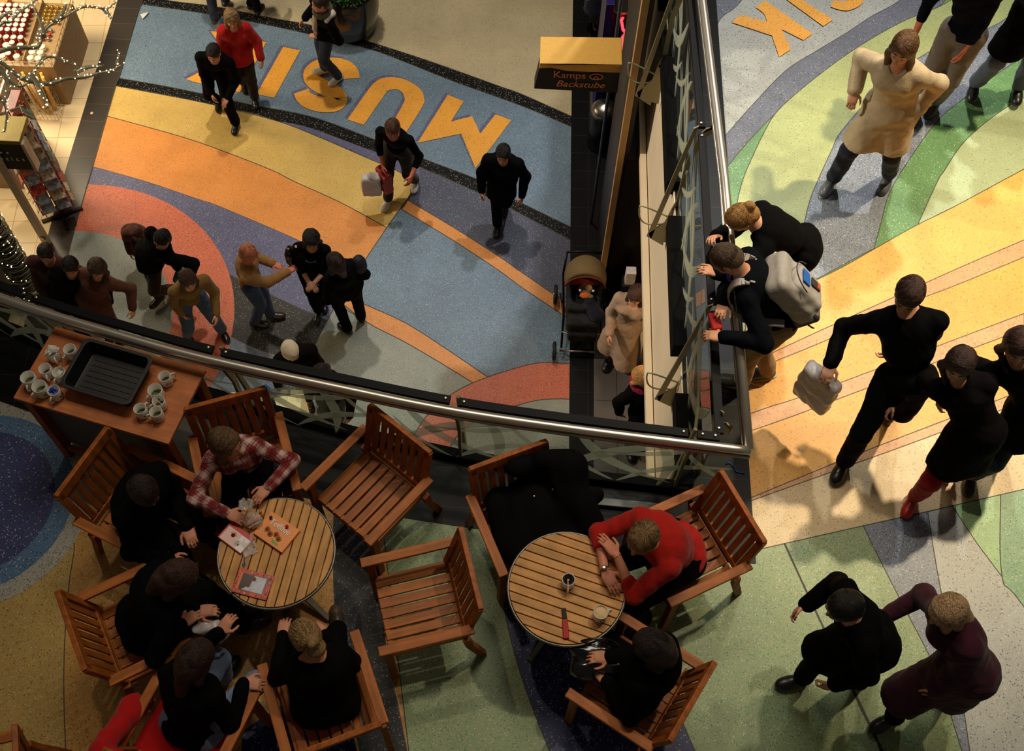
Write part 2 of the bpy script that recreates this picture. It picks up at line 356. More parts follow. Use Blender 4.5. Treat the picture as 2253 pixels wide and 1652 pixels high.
# fields below the second black arc
yo=[(230,254),(399.5,301),(500,336),(600,375.5),(648.5,400),(750,446),(851,501)]
ov=[(200,366),(320,399.5),(437,439),(479,453),(600,504),(662,532),(720,564),(787,598)]
vd=[(420,560),(520,612),(598,650),(683,689),(736,712)]
F.poly([(230,185)]+[p for p in ml]+[(1262,900),(1262,1100),(300,1100),(60,900),(100,600)],'slate')
F.poly([(238,186)]+ml[1:5]+[(600,300),(400,290),(225,250)],'yellow')
F.poly([(608,266),(683,282),(806,327.6),(923,367.5),(925,400),(895,440),(811,349)],'violet')
F.poly([(238,186),(350,207),(461,229),(608,266),(700,301),(811,349),(872,375),(920,404),(895,440),(851,501)]+yo[::-1][1:],'yellow')
F.poly(yo+ov[::-1],'orange')
F.poly(ov+[(736,688),(736,712)]+vd[::-1][1:]+[(300,520),(180,440)],'violet')
F.poly([(420,560)]+vd[1:]+[(736,705),(680,781),(598,778),(511,742),(440,700)],'char')
F.poly([(440,700),(511,742),(598,778),(680,781),(620,880),(560,1010),(430,1000),(400,760)],'bblue')
s1u=[(896,440),(1000,502),(1100,566),(1150,601),(1262,678)]; s1l=[(883,460),(1000,531),(1100,597),(1150,634),(1262,708)]
s2u=[(790,664),(893.5,711.6),(1000,780),(1072,829),(1200,912)]; s2l=[(752,661),(811,711.6),(900,758),(1035,839),(1100,885),(1200,950)]
F.poly([(895,440),(851,501),(787,598),(736,688),(700,745),(600,920),(560,1100),(1262,1100),(1262,708)],'blue')
F.poly(s1u+s1l[::-1],'orange')
F.poly([(740,668),(811,711),(900,758),(1035,839),(1200,950),(1262,1100),(520,1100),(620,900),(700,745)],'pale')
F.poly([(775,650)]+s2u+s2l[::-1][:-1]+[(745,662)],'orange')
def ringpts(c,r,a0,a1,n=40,z=LOW): return [(c[0]+r*math.cos(R(a0+(a1-a0)*i/n)),c[1]+r*math.sin(R(a0+(a1-a0)*i/n))) for i in range(n+1)]
def circ(pts,z):
    q=np.array([P(x,y,z).xy[:] for x,y in pts]); A=np.c_[2*q,np.ones(len(q))]; s_=np.linalg.lstsq(A,(q**2).sum(1),rcond=None)[0]
    return (s_[0],s_[1]),math.sqrt(s_[2]+s_[0]**2+s_[1]**2)
pc,pr=circ([(195.7,406.7),(266,413),(349,437),(426,482.6),(476.7,543.8),(506,613),(513,679.6),(500.7,778)],LOW)
qc,qr=circ([(175.8,472),(226.4,476),(293,496),(362,543.8)],LOW)
F.poly(ringpts(pc,pr,-180,180,96),'salmon',px=False); F.poly(ringpts(pc,pr-.74,-180,180,96),'pale',px=False)
F.poly([(1264,801),(1205,798),(1166.6,802),(1100,821),(1035,845),(980,877),(935,920),(905,975),(900,1040),(915,1100),(1264,1100)],'salmon')
F.poly([(1264,879),(1220,878),(1172,883),(1105,903),(1050,925),(1010,955),(985,1000),(980,1060),(1000,1110),(1264,1110)],'pale')
# letters of the word set in the blue arc, each with its violet drop edge
def stroke(pts,w):
    L=[];Rr=[]
    for i,p in enumerate(pts):
        a=pts[max(i-1,0)]; b=pts[min(i+1,len(pts)-1)]; dx,dy=b[0]-a[0],b[1]-a[1]; l=math.hypot(dx,dy); nx,ny=-dy/l*w/2,dx/l*w/2
        L.append((p[0]+nx,p[1]+ny)); Rr.append((p[0]-nx,p[1]-ny))
    return L+Rr[::-1]
o3=(550,0)
let=[xf([(275,390),(415,420),(200,812),(55,780)],o3,S37),
 xf([(1635,785),(1765,840),(1660,1008),(1835,962),(1903,1108),(2030,945),(2158,997),(1863,1392),(1745,1107),(1385,1183)],o3,S37),
 xf([(805,990),(985,735),(1030,685),(1080,655),(1150,640),(1250,650),(1350,695),(1415,750),(1438,815),(1420,890),(1245,1165),(1125,1110),(1262,870),(1280,815),(1262,768),(1215,742),(1150,750),(1110,790),(940,1035)],o3,S37),
 xf([(2080,328),(2200,352),(1985,765),(1850,740),(1935,585),(1700,690),(1538,657),(1900,468),(1870,440),(1740,262),(1850,285),(1985,420),(2025,425)],(0,0),S37)]
sp=smooth_line([(842,652),(835,610),(800,570),(735,548),(640,545),(560,565),(508,610),(515,660),(570,705),(655,745),(720,785),(738,830),(700,862),(610,868),(520,850),(450,812),(424,757)],4)
def strip(pts,key,dx=0,dy=0):
    F.k+=1; zz=F.z+F.k*.0003; n=len(pts)//2; L_=pts[:n]; R_=pts[n:][::-1]; q=lambda p: Vector((*P(p[0]+dx,p[1]+dy,F.z).xy,zz))
    for i in range(n-1): u_=Vector((0,0,.00003*i)); F.mb.face([q(L_[i])+u_,q(L_[i+1])+u_,q(R_[i+1])+u_,q(R_[i])+u_],F.idx[key])
    F.k+=3
S_=xf(stroke(sp,128),o3,S37)
for L in let: F.poly([(x-6,y-4.5) for x,y in L],'violet')
strip(S_,'violet',-6,-4.5)
for L in let: F.poly(L,'letter')
strip(S_,'letter')
# tile borders at both sides, shop floor
F.poly([(330,-60),(315,0),(300,40),(262,172),(251.7,200),(189,419.7),(174,472),(149,564),(100,740),(60,900),(-40,900),(30,800),(95,560),(138.5,397),(198,200),(259.6,0),(275,-60)],'tdark')
F.poly([(-400,-60),(275,-60),(259.6,0),(198,200),(138.5,397),(95,560),(30,800),(-40,1000),(-500,1000)],'tcream')
F.poly([(.70,3.5),(4,3.5),(4,18),(.66,18),(.66,10)],'tblack',px=False)
F.poly([(.97,3.5),(4,3.5),(4,7.4),(.97,7.4)],'tgrey',px=False)
grout_m=mat('floor_joint',(62,58,48),.6,var=.2)
TM=[T[k] for k in lo]+[tile_dark,tile_black,tile_grey,tile_cream,grout_m]
o=F.mb.build('floor',TM,recalc=False); setp(o,kind='structure')
# ---------------- upper floor (cafe and walkway)
up=['grey','slate2','green','olive','slate3','celadon','gold','pinks','cream','amber','sage','mint','mintd','navy','ring','indigo','pearl','khaki','ochre','speck','letter']
F=Floor(0,up+['tblack','grout'])
F.poly([(1.72,2.0),(1.72,14),(8,14),(8,2.0)],'grey',px=False)
F.poly([(1545,-40),(1540,0),(1572,70),(1587,39),(1623,11),(1660,-40)],'slate2')
F.poly([(1560,330),(1587.5,308),(1603.5,290),(1650,237),(1727,157),(1796.5,112),(1863,72),(1916,37),(1969.6,8),(2030,-30),(2160,-30),(2060,18),(1996,43),(1935,75),(1863,120),(1778,184),(1714,242),(1650,307.6),(1594.6,373.5),(1575,400)],'slate2')
F.poly([(1575,400),(1594.6,373.5),(1650,307.6),(1714,242),(1778,184),(1863,120),(1935,75),(1996,43),(2060,18),(2160,-30),(2600,-40),(2700,1300),(1650,1300)],'green')
F.poly([(1712,243),(1778,184),(1863,120),(1935,75),(1996,43),(2060,18),(2160,-30),(2300,-40),(2200,50),(2044,114.5),(1940,190),(1852,288),(1831,327.6),(1810,373),(1798,400),(1779.6,448),(1761,533),(1747.7,600),(1738,640),(1600,760),(1600,560),(1622,445),(1633,400),(1650,357),(1682,290)],'olive')
F.poly([(2300,-40),(2200,50),(2044,114.5),(1940,190),(1852,288),(1831,327.6),(1810,373),(1798,400),(1779.6,448),(1761,533),(1747.7,600),(1741,643.7),(1923,546.5),(1939,488),(1953,434.6),(1985,375),(2060,269),(2130,210),(2253,125),(2400,60)],'slate3')
F.poly([(2019,494.5),(2062,400),(2076,378),(2113,322),(2156,279.6),(2209,240),(2253,215),(2330,180),(2500,300),(2300,360)],'celadon')
F.poly([(1640,700),(1741,643.7),(1846,591.7),(1926,546.5),(2019,494.5),(2100,454.6),(2253,372),(2500,240),(2700,1300),(1640,1300)],'gold')
F.poly([(1640,802),(1692,779.5),(1822,719.6),(2100,594),(2253,528),(2500,420),(2500,462),(2253,566),(2100,629),(1953,685),(1820,748),(1689,802),(1640,825)],'pinks')
F.poly([(1600,843),(1640,825),(1689,802),(1820,748),(1953,685),(2100,629),(2253,566),(2500,462),(2600,900),(1600,1200)],'amber')
F.poly([(1640,914),(1700,893),(1743,880),(1860,838),(2253,690),(2253,724),(1860,872),(1743.7,916),(1651,948.4),(1640,952)],'pinks')
F.poly([(1640,1098),(1655,1094),(1784,1040.5),(1917.7,987),(1998,956),(2253,858),(2500,760),(2500,1400),(1640,1400)],'pinks')
F.poly([(1640,1107),(1655,1101),(1824,1040.5),(1984.6,983),(2253,884),(2500,800),(2500,1400),(1640,1400)],'cream')
# green fan below the cream band
F.poly([(1640,1216),(1663,1210.5),(1899,1157),(2091.6,1114),(2253,1076.6),(2500,1018),(2700,1800),(900,1800),(830,1125),(1040,1155),(1330,1200),(1655,1236)],'sage')
F.poly([(1899,1157),(2041,1126),(2049,1181),(2062,1258.6),(2078,1341),(2110,1500),(2140,1700),(2130,1700),(2060,1480),(1990,1339),(1934,1229)],'slate3')
F.poly([(2041,1126),(2091.6,1114),(2100,1122),(2150,1197),(2204,1269),(2253,1336),(2500,1700),(2140,1700),(2110,1500),(2078,1341),(2062,1258.6),(2049,1181)],'grey')
F.poly([(2091.6,1114),(2201,1088.7),(2204,1269),(2150,1197),(2100,1122)],'mint')
F.poly([(2201,1088.7),(2253,1076.6),(2500,1018),(2700,1700),(2500,1700),(2253,1336),(2204,1269)],'mintd')
F.poly([(1725,1196.5),(1727,1196),(1794,1341.7),(1966,1700),(1960,1700),(1792,1342)],'speck')
# cafe floor
F.poly([(-300,800),(835,1100),(838,1330),(855,1460),(875,1550),(905,1700),(-300,1800)],'khaki')
F.poly([(230,960),(164,1150),(164,1208),(153,1282),(144,1391.5),(141,1501),(143.6,1610),(150,1720),(905,1700),(835,1100)],'ochre')
F.poly([(533,1612),(590,1572),(640,1550),(762,1540),(800,1720),(533,1720)],'navy')
F.poly([(735,1100),(835,1100),(832,1200),(838,1330),(855,1460),(875,1550),(905,1700),(802,1700),(765,1540),(748,1440),(735,1300)],'speck')
F.poly([(1085,1150),(1330,1170),(1385,1330),(1440,1440),(1499,1585),(1560,1720),(1238,1720),(1209,1652),(1167,1545),(1140,1465),(1113,1358),(1098,1250)],'navy')
bc,br=circ([(0,915.5),(49,922),(100,946.6),(133,971),(155.5,1013),(162,1053),(115,1200),(0,1287.5),(68,1249)],0)
def rr(pts): return float(np.mean([math.hypot(P(x,y,0).x-bc[0],P(x,y,0).y-bc[1]) for x,y in pts]))
rg=rr([(142,1238),(82,1285),(0,1313)])
F.poly(ringpts(bc,rg+.0,-180,180,80),'pearl',px=False)
F.poly([(-100,850),(0,883),(89,915),(260,975),(250,1010),(185,1060),(100,1000),(-100,960)],'pearl')
F.poly(ringpts(bc,br,-180,180,80),'ring',px=False)
F.poly(ringpts(bc,br*.80,-180,180,80),'indigo',px=False)
# black stone border round the opening
edge=[(-4.6,4.55),(-3.44,4.13),(-2.6,3.87),(-1.99,3.72),(-1.1,3.50),(-.36,3.36),(.51,3.24),(1.27,3.18)]
inner=[P(x,y,0).xy[:] for x,y in ((-140,840),(0,883),(89,915),(260,975),(420,1030),(620,1085),(835,1132),(1040,1163),(1330,1205),(1634,1239),(1663,1240.5))]
def samp(line,n):
    L=[0]
    for p,q in zip(line[:-1],line[1:]): L.append(L[-1]+math.hypot(q[0]-p[0],q[1]-p[1]))
    out=[]
    for k in range(n+1):
        t=L[-1]*k/n; i=max(j for j in range(len(L)) if L[j]<=t+1e-9); i=min(i,len(L)-2); f_=(t-L[i])/(L[i+1]-L[i]); out.append((line[i][0]+(line[i+1][0]-line[i][0])*f_,line[i][1]+(line[i+1][1]-line[i][1])*f_))
    return out
F.k+=2
ea=samp(edge,24); ib=samp(inner[:-1]+[(1.30,P(1634,1239,0).y)],24)
for k in range(24): F.mb.face([Vector((*ea[k],F.k*.0003)),Vector((*ib[k],F.k*.0003)),Vector((*ib[k+1],F.k*.0003)),Vector((*ea[k+1],F.k*.0003))],F.idx['tblack'])
F.mb.face([Vector((x,y,F.k*.0003)) for x,y in ((1.27,P(1634,1239,0).y),(1.72,P(1663,1240.5,0).y),(1.72,14),(1.27,14))],F.idx['tblack'])
# letters on the far walkway
o7=(1650,0)
for L in ([(45,65),(125,10),(515,285),(440,338),(265,250),(335,415),(240,475),(180,300),(-154,190),(-75,130),(140,185),(115,120)],[(230,-50),(330,-60),(683,170),(603,222)],[(663,62),(695,5),(770,18),(850,-5),(870,-60),(960,-60),(940,0),(900,55),(810,92),(730,85)]):
    F.poly(xf(L,o7,S37),'letter')
me_f=F.mb.build('floor',[T[k] for k in up]+[tile_black,grout_m],recalc=False); setp(me_f,kind='structure')
# slab edge under the cafe and beside the opening
plaster=mat('cream_plaster',(226,208,176),.7,var=.04,scale=3); steel_black=mat('black_lacquered_steel',(9,9,10),.55,var=.2,scale=8,spec=.15)
mb=MB()
pts=[Vector((x,y-.02,-.02)) for x,y in edge]
for a,b in zip(pts[:-1],pts[1:]): mb.face([a,b,b+Vector((0,0,-.9)),a+Vector((0,0,-.9))])
lo_=[Vector((x,y,-.92)) for x,y in edge]
mb.face(lo_+[Vector((1.25,1.0,-.92)),Vector((-4.6,1.0,-.92))])
o=mb.build('trim_1',plaster); setp(o,kind='structure')
mb=MB(); mb.box((1.33,9.2,-.78),(.14,12.1,1.56)); mb.box((1.22,9.2,-1.52),(.06,12.1,.10)); mb.box((2.2,9.2,-1.7),(1.9,12.1,.06))
o=mb.build('trim_2',plaster); setp(o,kind='structure')
# stone kerbs under the glass, broken where the posts pass
kerb=mat('black_kerb_stone',(7,7,8),.7,var=.3,scale=40,spec=.08)
mb=MB()
for y0,y1 in ((3.20,3.92),(4.32,5.52),(5.86,7.55),(7.95,9.6),(10,11.4)): mb.box((1.245,(y0+y1)/2,.03),(.105,y1-y0,.17))
o=mb.build('trim_3',kerb,bevel=.004); setp(o,kind='structure')
mb=MB()
for a,b in zip(edge[:-1],edge[1:]): mb.bar((a[0],a[1]+.02,-.02),(b[0],b[1]+.02,-.02),.07,.22)
o=mb.build('trim_4',kerb,bevel=.004); setp(o,kind='structure')
# low metal channel at the foot of the cafe glass
mb=MB(); steel=mat('brushed_steel',(176,170,158),.3,1,var=.08,scale=60,stretch=(4,4,4))
mb.bar((.55,3.08,.03),(1.05,3.05,.03),.06,.04)
o=mb.build('trim_5',mat('dull_channel_metal',(90,90,88),.45,.6),bevel=.004); setp(o,kind='structure')
# shop wall behind the lower right side, and the wall of the dark rooms below the slab
wallm=mat('dark_shop_wall',(30,27,25),.5,var=.2,scale=5)
mb=MB(); mb.box((2.6,9,-3.05),(.1,13,2.7)); o=mb.build('wall_right',wallm); setp(o,kind='structure')
mb=MB(); mb.box((-2,3.3,-2.9),(14,.1,3.0)); o=mb.build('wall_front',wallm); setp(o,kind='structure')

# ================================================================ balustrades
chrome=mat('polished_handrail_steel',(214,206,192),.34,.9,var=.05,scale=6)
olive=mat('olive_painted_steel',(150,140,106),.42,.25,var=.06,scale=14)
pane=glassmat('balustrade_glass'); etch=frost('etched_leaf_frosting',(196,200,182),.72)
railB=smooth_line([(-4.3,4.28,1.05),(-3.38,3.92,1.05),(-2.58,3.68,1.05),(-1.95,3.52,1.05),(-1.08,3.35,1.05),(-.35,3.22,1.05),(.5,3.12,1.05),(1.49,3.03,1.05)],6)
railR=[(1.485,3.03,1.05),(1.45,5.13,1.05),(1.37,6.95,1.05),(1.24,9.2,1.05)]
def off_line(line,d,z):
    out=[]
    for i,p in enumerate(line):
        a=Vector(line[max(i-1,0)]);b=Vector(line[min(i+1,len(line)-1)]); t=(b-a).normalized(); n=Vector((-t.y,t.x,0)); q=Vector(p)+n*d; out.append(Vector((q.x,q.y,z)))
    return out
bal=thing('balustrade','curved glass balustrade with steel handrail between cafe tables and open void','balustrade',(0,3.3,0))
def addb(mb,name,m,root,**k):
    o=mb.build(name,m,**k); relparent(o,root); return o
addb(MB().tube(railB,.030,16),'handrail',chrome,bal)
# slim rod below the handrail gives its double highlight
addb(MB().tube([(x,y-.03,1.022) for x,y,z in railB],.011,8),'handrail_rod',steel,bal)
gl=off_line(railB,.12,0)
mb=MB()
for a,b in zip(gl[:-1],gl[1:]): mb.face([Vector((a.x,a.y,-.05)),Vector((b.x,b.y,-.05)),Vector((b.x,b.y,.93)),Vector((a.x,a.y,.93))])
addb(mb,'glass_panel',pane,bal)
def ribbon_on(line,z0,poly2d,mb,dy=.004,th=0):
    """poly2d in (s along line metres, z)"""
    L=[0]
    for a,b in zip(line[:-1],line[1:]): L.append(L[-1]+(Vector(b)-Vector(a)).length)
    def at(s,z):
        s=max(0,min(L[-1]-1e-4,s))
        for i in range(len(L)-1):
            if L[i]<=s<=L[i+1]:
                t=(s-L[i])/(L[i+1]-L[i]); p=Vector(line[i]).lerp(Vector(line[i+1]),t); d=(Vector(line[i+1])-Vector(line[i])).normalized(); n=Vector((-d.y,d.x,0)); return Vector((p.x,p.y,0))+n*dy+Vector((0,0,z))
    mb.face([at(s,z) for s,z in poly2d])
def leafpoly(x0,z0,x1,z1,bow,w,n=12):
    """slim crescent blade from (x0,z0) to (x1,z1)"""
    dx,dz=x1-x0,z1-z0; l=math.hypot(dx,dz); nx,nz=-dz/l,dx/l; top=[];bot=[]
    for i in range(n+1):
        t=i/n; b=math.sin(PI*t)*bow; ww=math.sin(PI*t)**.8*w*.68
        cxx=x0+dx*t+nx*b; czz=z0+dz*t+nz*b; top.append((cxx+nx*ww,czz+nz*ww)); bot.append((cxx-nx*ww,czz-nz*ww))
    return top+bot[::-1][1:-1]
def leaves(line,mb,total,seed,dy,start=0):
    rd=random.Random(seed); s=start
    while s<total:
        for (a,b,c,d,bow,w) in ((.0,.02,1.0,.78,.16,.075),(.10,.9,.85,.15,-.15,.07),(.45,.05,1.25,.5,.12,.055),(.3,.5,1.1,.88,-.10,.05),(.62,.9,.75,.06,.10,.06),(.05,.55,.5,.05,-.06,.035),(.8,.85,1.35,.2,-.08,.035)):
            pp=leafpoly(s+a,b+rd.uniform(-.03,.03),s+c,d,bow,w)
            ribbon_on(line,0,[(q,max(-.03,min(.9,z))) for q,z in pp],mb,dy+rd.uniform(0,.0035))
        s+=1.15
mb=MB(); leaves(gl,mb,5.6,3,.003,.1); addb(mb,'etched_leaves',etch,bal,recalc=False)
posts_x=[-3.25,-1.93,-.36,1.16]
def at_x(line,x):
    for a,b in zip(line[:-1],line[1:]):
        if a[0]<=x<=b[0]:
            t=(x-a[0])/(b[0]-a[0]); return Vector(a).lerp(Vector(b),t),(Vector(b)-Vector(a)).normalized()
cl=off_line(railB,.13,.93)
ends=[-4.3]+posts_x+[1.36]
for i in range(len(ends)-1):
    seg=[p for p in cl if ends[i]+.03<p.x<ends[i+1]-.03]
    a,_=at_x(cl,ends[i]+.03) if ends[i]>-4.25 else (cl[0],0); b,_=at_x(cl,min(ends[i+1]-.03,cl[-1].x-.001)); seg=[a]+seg+[b]
    mb=MB()
    for p,q in zip(seg[:-1],seg[1:]): mb.bar(p,q,.055,.03)
    c=addb(mb,'clamp_strip',steel_black,bal)
    for e in (seg[0],seg[-1]):
        addb(MB().lathe(Vector((e.x,e.y,.947))+(seg[1]-seg[0]).normalized()*(.03 if e is seg[0] else -.03),[(.011,0),(.011,.006),(.006,.009)],10),'screw',chrome,bal)
def post_shape(root,org,outv,th=.012,wide=.045,leaf=True):
    """flat steel post: arm at the top, main bar and brace down to a foot plate outside the slab edge"""
    o3=Vector(org); u=Vector(outv).normalized(); s_=Vector((-u.y,u.x,0))
    def q(a,z): return o3+u*a+Vector((0,0,z))
    def pl(pts,t=th): return MB().prism([q(a,z)-s_*t/2 for a,z in pts],s_*t)
    body=pl([(-.01,1.03),(-.01,.99),(.10,.955),(.13,.9),(.36,.12),(.37,-.33),(.41,-.43),(.45,-.36),(.185,.90),(.145,.985)])
    body=MB().prism([q(a,z)-s_*th/2 for a,z in [(0,1.035),(0,.985),(.07,.96),(.105,.90),(.165,.55),(.165,.10),(.19,-.02),(.13,-.08),(.125,-.02),(.125,.52),(.06,.86),(.0,.93)]],s_*th)
    p=addb(body,'post',olive,root,bevel=.002)
    b=addb(MB().prism([q(a,z)-s_*th/2 for a,z in [(.13,.985),(.165,.955),(.345,-.41),(.30,-.43)]],s_*th),'brace',olive,root,bevel=.002)
    f=addb(MB().prism([q(a,z)-s_*th/2 for a,z in [(.13,.04),(.19,-.02),(.22,-.20),(.335,-.36),(.315,-.43),(.19,-.53),(.19,-.48),(.12,-.50)]],s_*th),'foot_plate',olive,root,bevel=.002)
    if leaf:
        L=leafpoly(.45,.0,.14,-.19,.07,.13)
        mbb=MB(); n=len(L)
        ring=[q(a,z) for a,z in L]; mbb.tube(ring,.007,6,closed=True); addb(mbb,'leaf_ornament',olive,root)
railpts=[Vector(p) for p in railB]
for x in posts_x:
    p,d=at_x(railpts,x); n=Vector((-d.y,d.x,0)); s_=d
    post_shape(bal,(p.x,p.y,0),n,th=.022,leaf=False)
bal2=thing('balustrade','straight glass balustrade with leaf ornaments running along the right walkway','balustrade',(1.4,6,0))
addb(MB().tube(railR,.030,16),'handrail',chrome,bal2); addb(MB().tube([(x-.034,y,1.030) for x,y,z in railR],.010,8),'handrail_rod',steel,bal2)
gr=[(1.285,3.18,0),(1.285,10.5,0)]
mb=MB(); mb.face([Vector((1.285,3.16,-.05)),Vector((1.285,10.5,-.05)),Vector((1.285,10.5,.93)),Vector((1.285,3.16,.93))]); addb(mb,'glass_panel',pane,bal2)
mb=MB(); leaves(gr,mb,6.0,9,.003,.1); addb(mb,'etched_leaves',etch,bal2,recalc=False)
py=[3.02,4.14,5.69,7.25,8.8]
cy_=[3.17,4.14,5.69,7.25,8.8,10.4]
for a,b in zip(cy_[:-1],cy_[1:]):
    x0,x1=1.33,1.33
    if a>6: x0=x1=1.285
    addb(MB().bar((x0,a+.03,.93),(x1 if b<6 else 1.30,b-.03,.93),.055,.03),'clamp_strip',steel_black,bal2)
    for y in (a+.06,b-.06): addb(MB().lathe((1.325,y,.947),[(.011,0),(.011,.006),(.006,.009)],10),'screw',chrome,bal2)
for y in py[1:]:
    X=1.46 if y<5 else (1.43 if y<6 else 1.36)
    post_shape(bal2,(X,y,0),(-1,0,0))
# corner post
post_shape(bal2,(1.40,3.20,0),(-.35,1,0),leaf=False)
# ================================================================ organic shapes: distance field + surface nets
class Field:
    def __init__(s,lo,hi,h):
        s.h=h; s.lo=np.array(lo,float); n=np.ceil((np.array(hi)-s.lo)/h).astype(int)+1; s.n=n
        s.f=np.full(n,.25,np.float32)
        s.ax=[s.lo[i]+h*np.arange(n[i]) for i in range(3)]
    def win(s,lo,hi):
        a=np.maximum(0,np.floor((np.array(lo)-s.lo)/s.h).astype(int)); b=np.minimum(s.n,np.ceil((np.array(hi)-s.lo)/s.h).astype(int)+1)
        if np.any(b<=a): return None
        sl=tuple(slice(a[i],b[i]) for i in range(3))
        X=s.ax[0][sl[0]][:,None,None]; Y=s.ax[1][sl[1]][None,:,None]; Z=s.ax[2][sl[2]][None,None,:]
        return sl,X,Y,Z
    def blend(s,sl,d,k,mode):
        g=s.f[sl]
        if mode=='add':
            if k<=0: s.f[sl]=np.minimum(g,d)
            else:
                hh=np.maximum(k-np.abs(g-d),0)/k; s.f[sl]=np.minimum(g,d)-hh*hh*k*.25
        else:
            d=-d
            if k<=0: s.f[sl]=np.maximum(g,d)
            else:
                hh=np.maximum(k-np.abs(g-d),0)/k; s.f[sl]=np.maximum(g,d)+hh*hh*k*.25
    def cap(s,a,b,ra,rb=None,k=.02,mode='add'):
        rb=ra if rb is None else rb; a=np.array(a,float); b=np.array(b,float); m=max(ra,rb)+k+3*s.h
        w_=s.win(np.minimum(a,b)-m,np.maximum(a,b)+m)
        if w_ is None: return
        sl,X,Y,Z=w_; ba=b-a; L=max(1e-9,float(ba@ba)); px,py,pz=X-a[0],Y-a[1],Z-a[2]
        t=np.clip((px*ba[0]+py*ba[1]+pz*ba[2])/L,0,1)
        d=np.sqrt((px-ba[0]*t)**2+(py-ba[1]*t)**2+(pz-ba[2]*t)**2)-(ra+(rb-ra)*t)
        s.blend(sl,d.astype(np.float32),k,mode)
    def ell(s,c,r,M=None,k=.02,mode='add'):
        c=np.array(c,float); r=np.array(r,float); m=float(r.max())+k+3*s.h
        w_=s.win(c-m,c+m)
        if w_ is None: return
        sl,X,Y,Z=w_; px,py,pz=X-c[0],Y-c[1],Z-c[2]
        if M is None: q=[px+0*py+0*pz,py+0*px+0*pz,pz+0*px+0*py]
        else:
            M=np.array(M); q=[px*M[0][i]+py*M[1][i]+pz*M[2][i] for i in range(3)]   # columns = local axes
        k0=np.sqrt(sum((q[i]/r[i])**2 for i in range(3))); k1=np.sqrt(sum((q[i]/r[i]**2)**2 for i in range(3)))+1e-9
        s.blend(sl,(k0*(k0-1)/k1).astype(np.float32),k,mode)
    def box(s,c,hs,M=None,r=.01,k=.01,mode='add'):
        c=np.array(c,float); hs=np.array(hs,float); m=float(np.linalg.norm(hs))+r+k+3*s.h
        w_=s.win(c-m,c+m)
        if w_ is None: return
        sl,X,Y,Z=w_; px,py,pz=X-c[0],Y-c[1],Z-c[2]; M=np.eye(3) if M is None else np.array(M)
        q=[np.abs(px*M[0][i]+py*M[1][i]+pz*M[2][i])-(hs[i]-r) for i in range(3)]
        d=np.sqrt(sum(np.maximum(v,0)**2 for v in q))+np.minimum(np.maximum(np.maximum(q[0],q[1]),q[2]),0)-r
        s.blend(sl,d.astype(np.float32),k,mode)
    def plane(s,p,n,k=.0):
        """keep the side opposite to n"""
        n=np.array(n,float); n/=np.linalg.norm(n); X=s.ax[0][:,None,None]; Y=s.ax[1][None,:,None]; Z=s.ax[2][None,None,:]
        d=((X-p[0])*n[0]+(Y-p[1])*n[1]+(Z-p[2])*n[2]).astype(np.float32)+0*s.f; s.f=np.maximum(s.f,d)
    def ripple(s,amp,fr,seed=0,axis=None,power=1):
        """cloth folds: warped sine waves added to the field"""
        rd=np.random.RandomState(seed); X=s.ax[0][:,None,None]; Y=s.ax[1][None,:,None]; Z=s.ax[2][None,None,:]
        tot=np.zeros(tuple(s.n),np.float32)
        for i in range(3):
            v=rd.normal(size=3); v/=np.linalg.norm(v)
            if axis is not None: v=np.array(v)-np.array(axis)*(v@np.array(axis))*.8
            u=rd.normal(size=3); ph=rd.uniform(0,6)
            f=fr*(1+.45*i)
            tot+=(np.sin(f*(X*v[0]+Y*v[1]+Z*v[2])+ph+1.3*np.sin(.5*f*(X*u[0]+Y*u[1]+Z*u[2])))/(1+.5*i)).astype(np.float32)
        s.f+=amp*tot
    def mesh(s,name,m,parent=None,smooth=1,data_only=False):
        f=s.f; n=s.n-1
        ins=f<0
        if not ins.any(): return None
        cor=[(i,j,k) for i in (0,1) for j in (0,1) for k in (0,1)]
        cnt=np.zeros(tuple(n),np.int8)
        for i,j,k in cor: cnt+=ins[i:n[0]+i,j:n[1]+j,k:n[2]+k]
        act=(cnt>0)&(cnt<8); ids=np.argwhere(act); idx=np.full(tuple(n),-1,np.int32); idx[act]=np.arange(len(ids))
        acc=np.zeros((len(ids),3)); num=np.zeros(len(ids))
        I,J,K=ids.T; val={c:f[I+c[0],J+c[1],K+c[2]] for c in cor}
        for a in cor:
            for ax in range(3):
                if a[ax]==0:
                    b=list(a); b[ax]=1; b=tuple(b); va,vb=val[a],val[b]; cr=(va<0)!=(vb<0)
                    t=np.where(cr,va/np.where(cr,va-vb,1),0)
                    p=np.zeros((len(ids),3)); p[:]=a; p[:,ax]+=t; acc+=p*cr[:,None]; num+=cr
        V=(acc/np.maximum(num,1)[:,None]+ids)*s.h+s.lo
        quads=[]
        for ax in range(3):
            o1,o2=(ax+1)%3,(ax+2)%3
            sa=[slice(None)]*3; sb=[slice(None)]*3; sa[ax]=slice(0,-1); sb[ax]=slice(1,None)
            A=ins[tuple(sa)]; B=ins[tuple(sb)]; e=np.argwhere(A!=B)
            if len(e)==0: continue
            ok=(e[:,o1]>0)&(e[:,o2]>0)&(e[:,o1]<n[o1])&(e[:,o2]<n[o2])&(e[:,ax]<n[ax]); e=e[ok]
            flip=A[tuple(e.T)]
            def cell(d1,d2):
                q=e.copy(); q[:,o1]-=d1; q[:,o2]-=d2; return idx[tuple(q.T)]
            Q=np.stack([cell(1,1),cell(0,1),cell(0,0),cell(1,0)],1)
            Q[~flip]=Q[~flip][:,::-1]; quads.append(Q)
        Q=np.concatenate(quads); Q=Q[(Q>=0).all(1)]
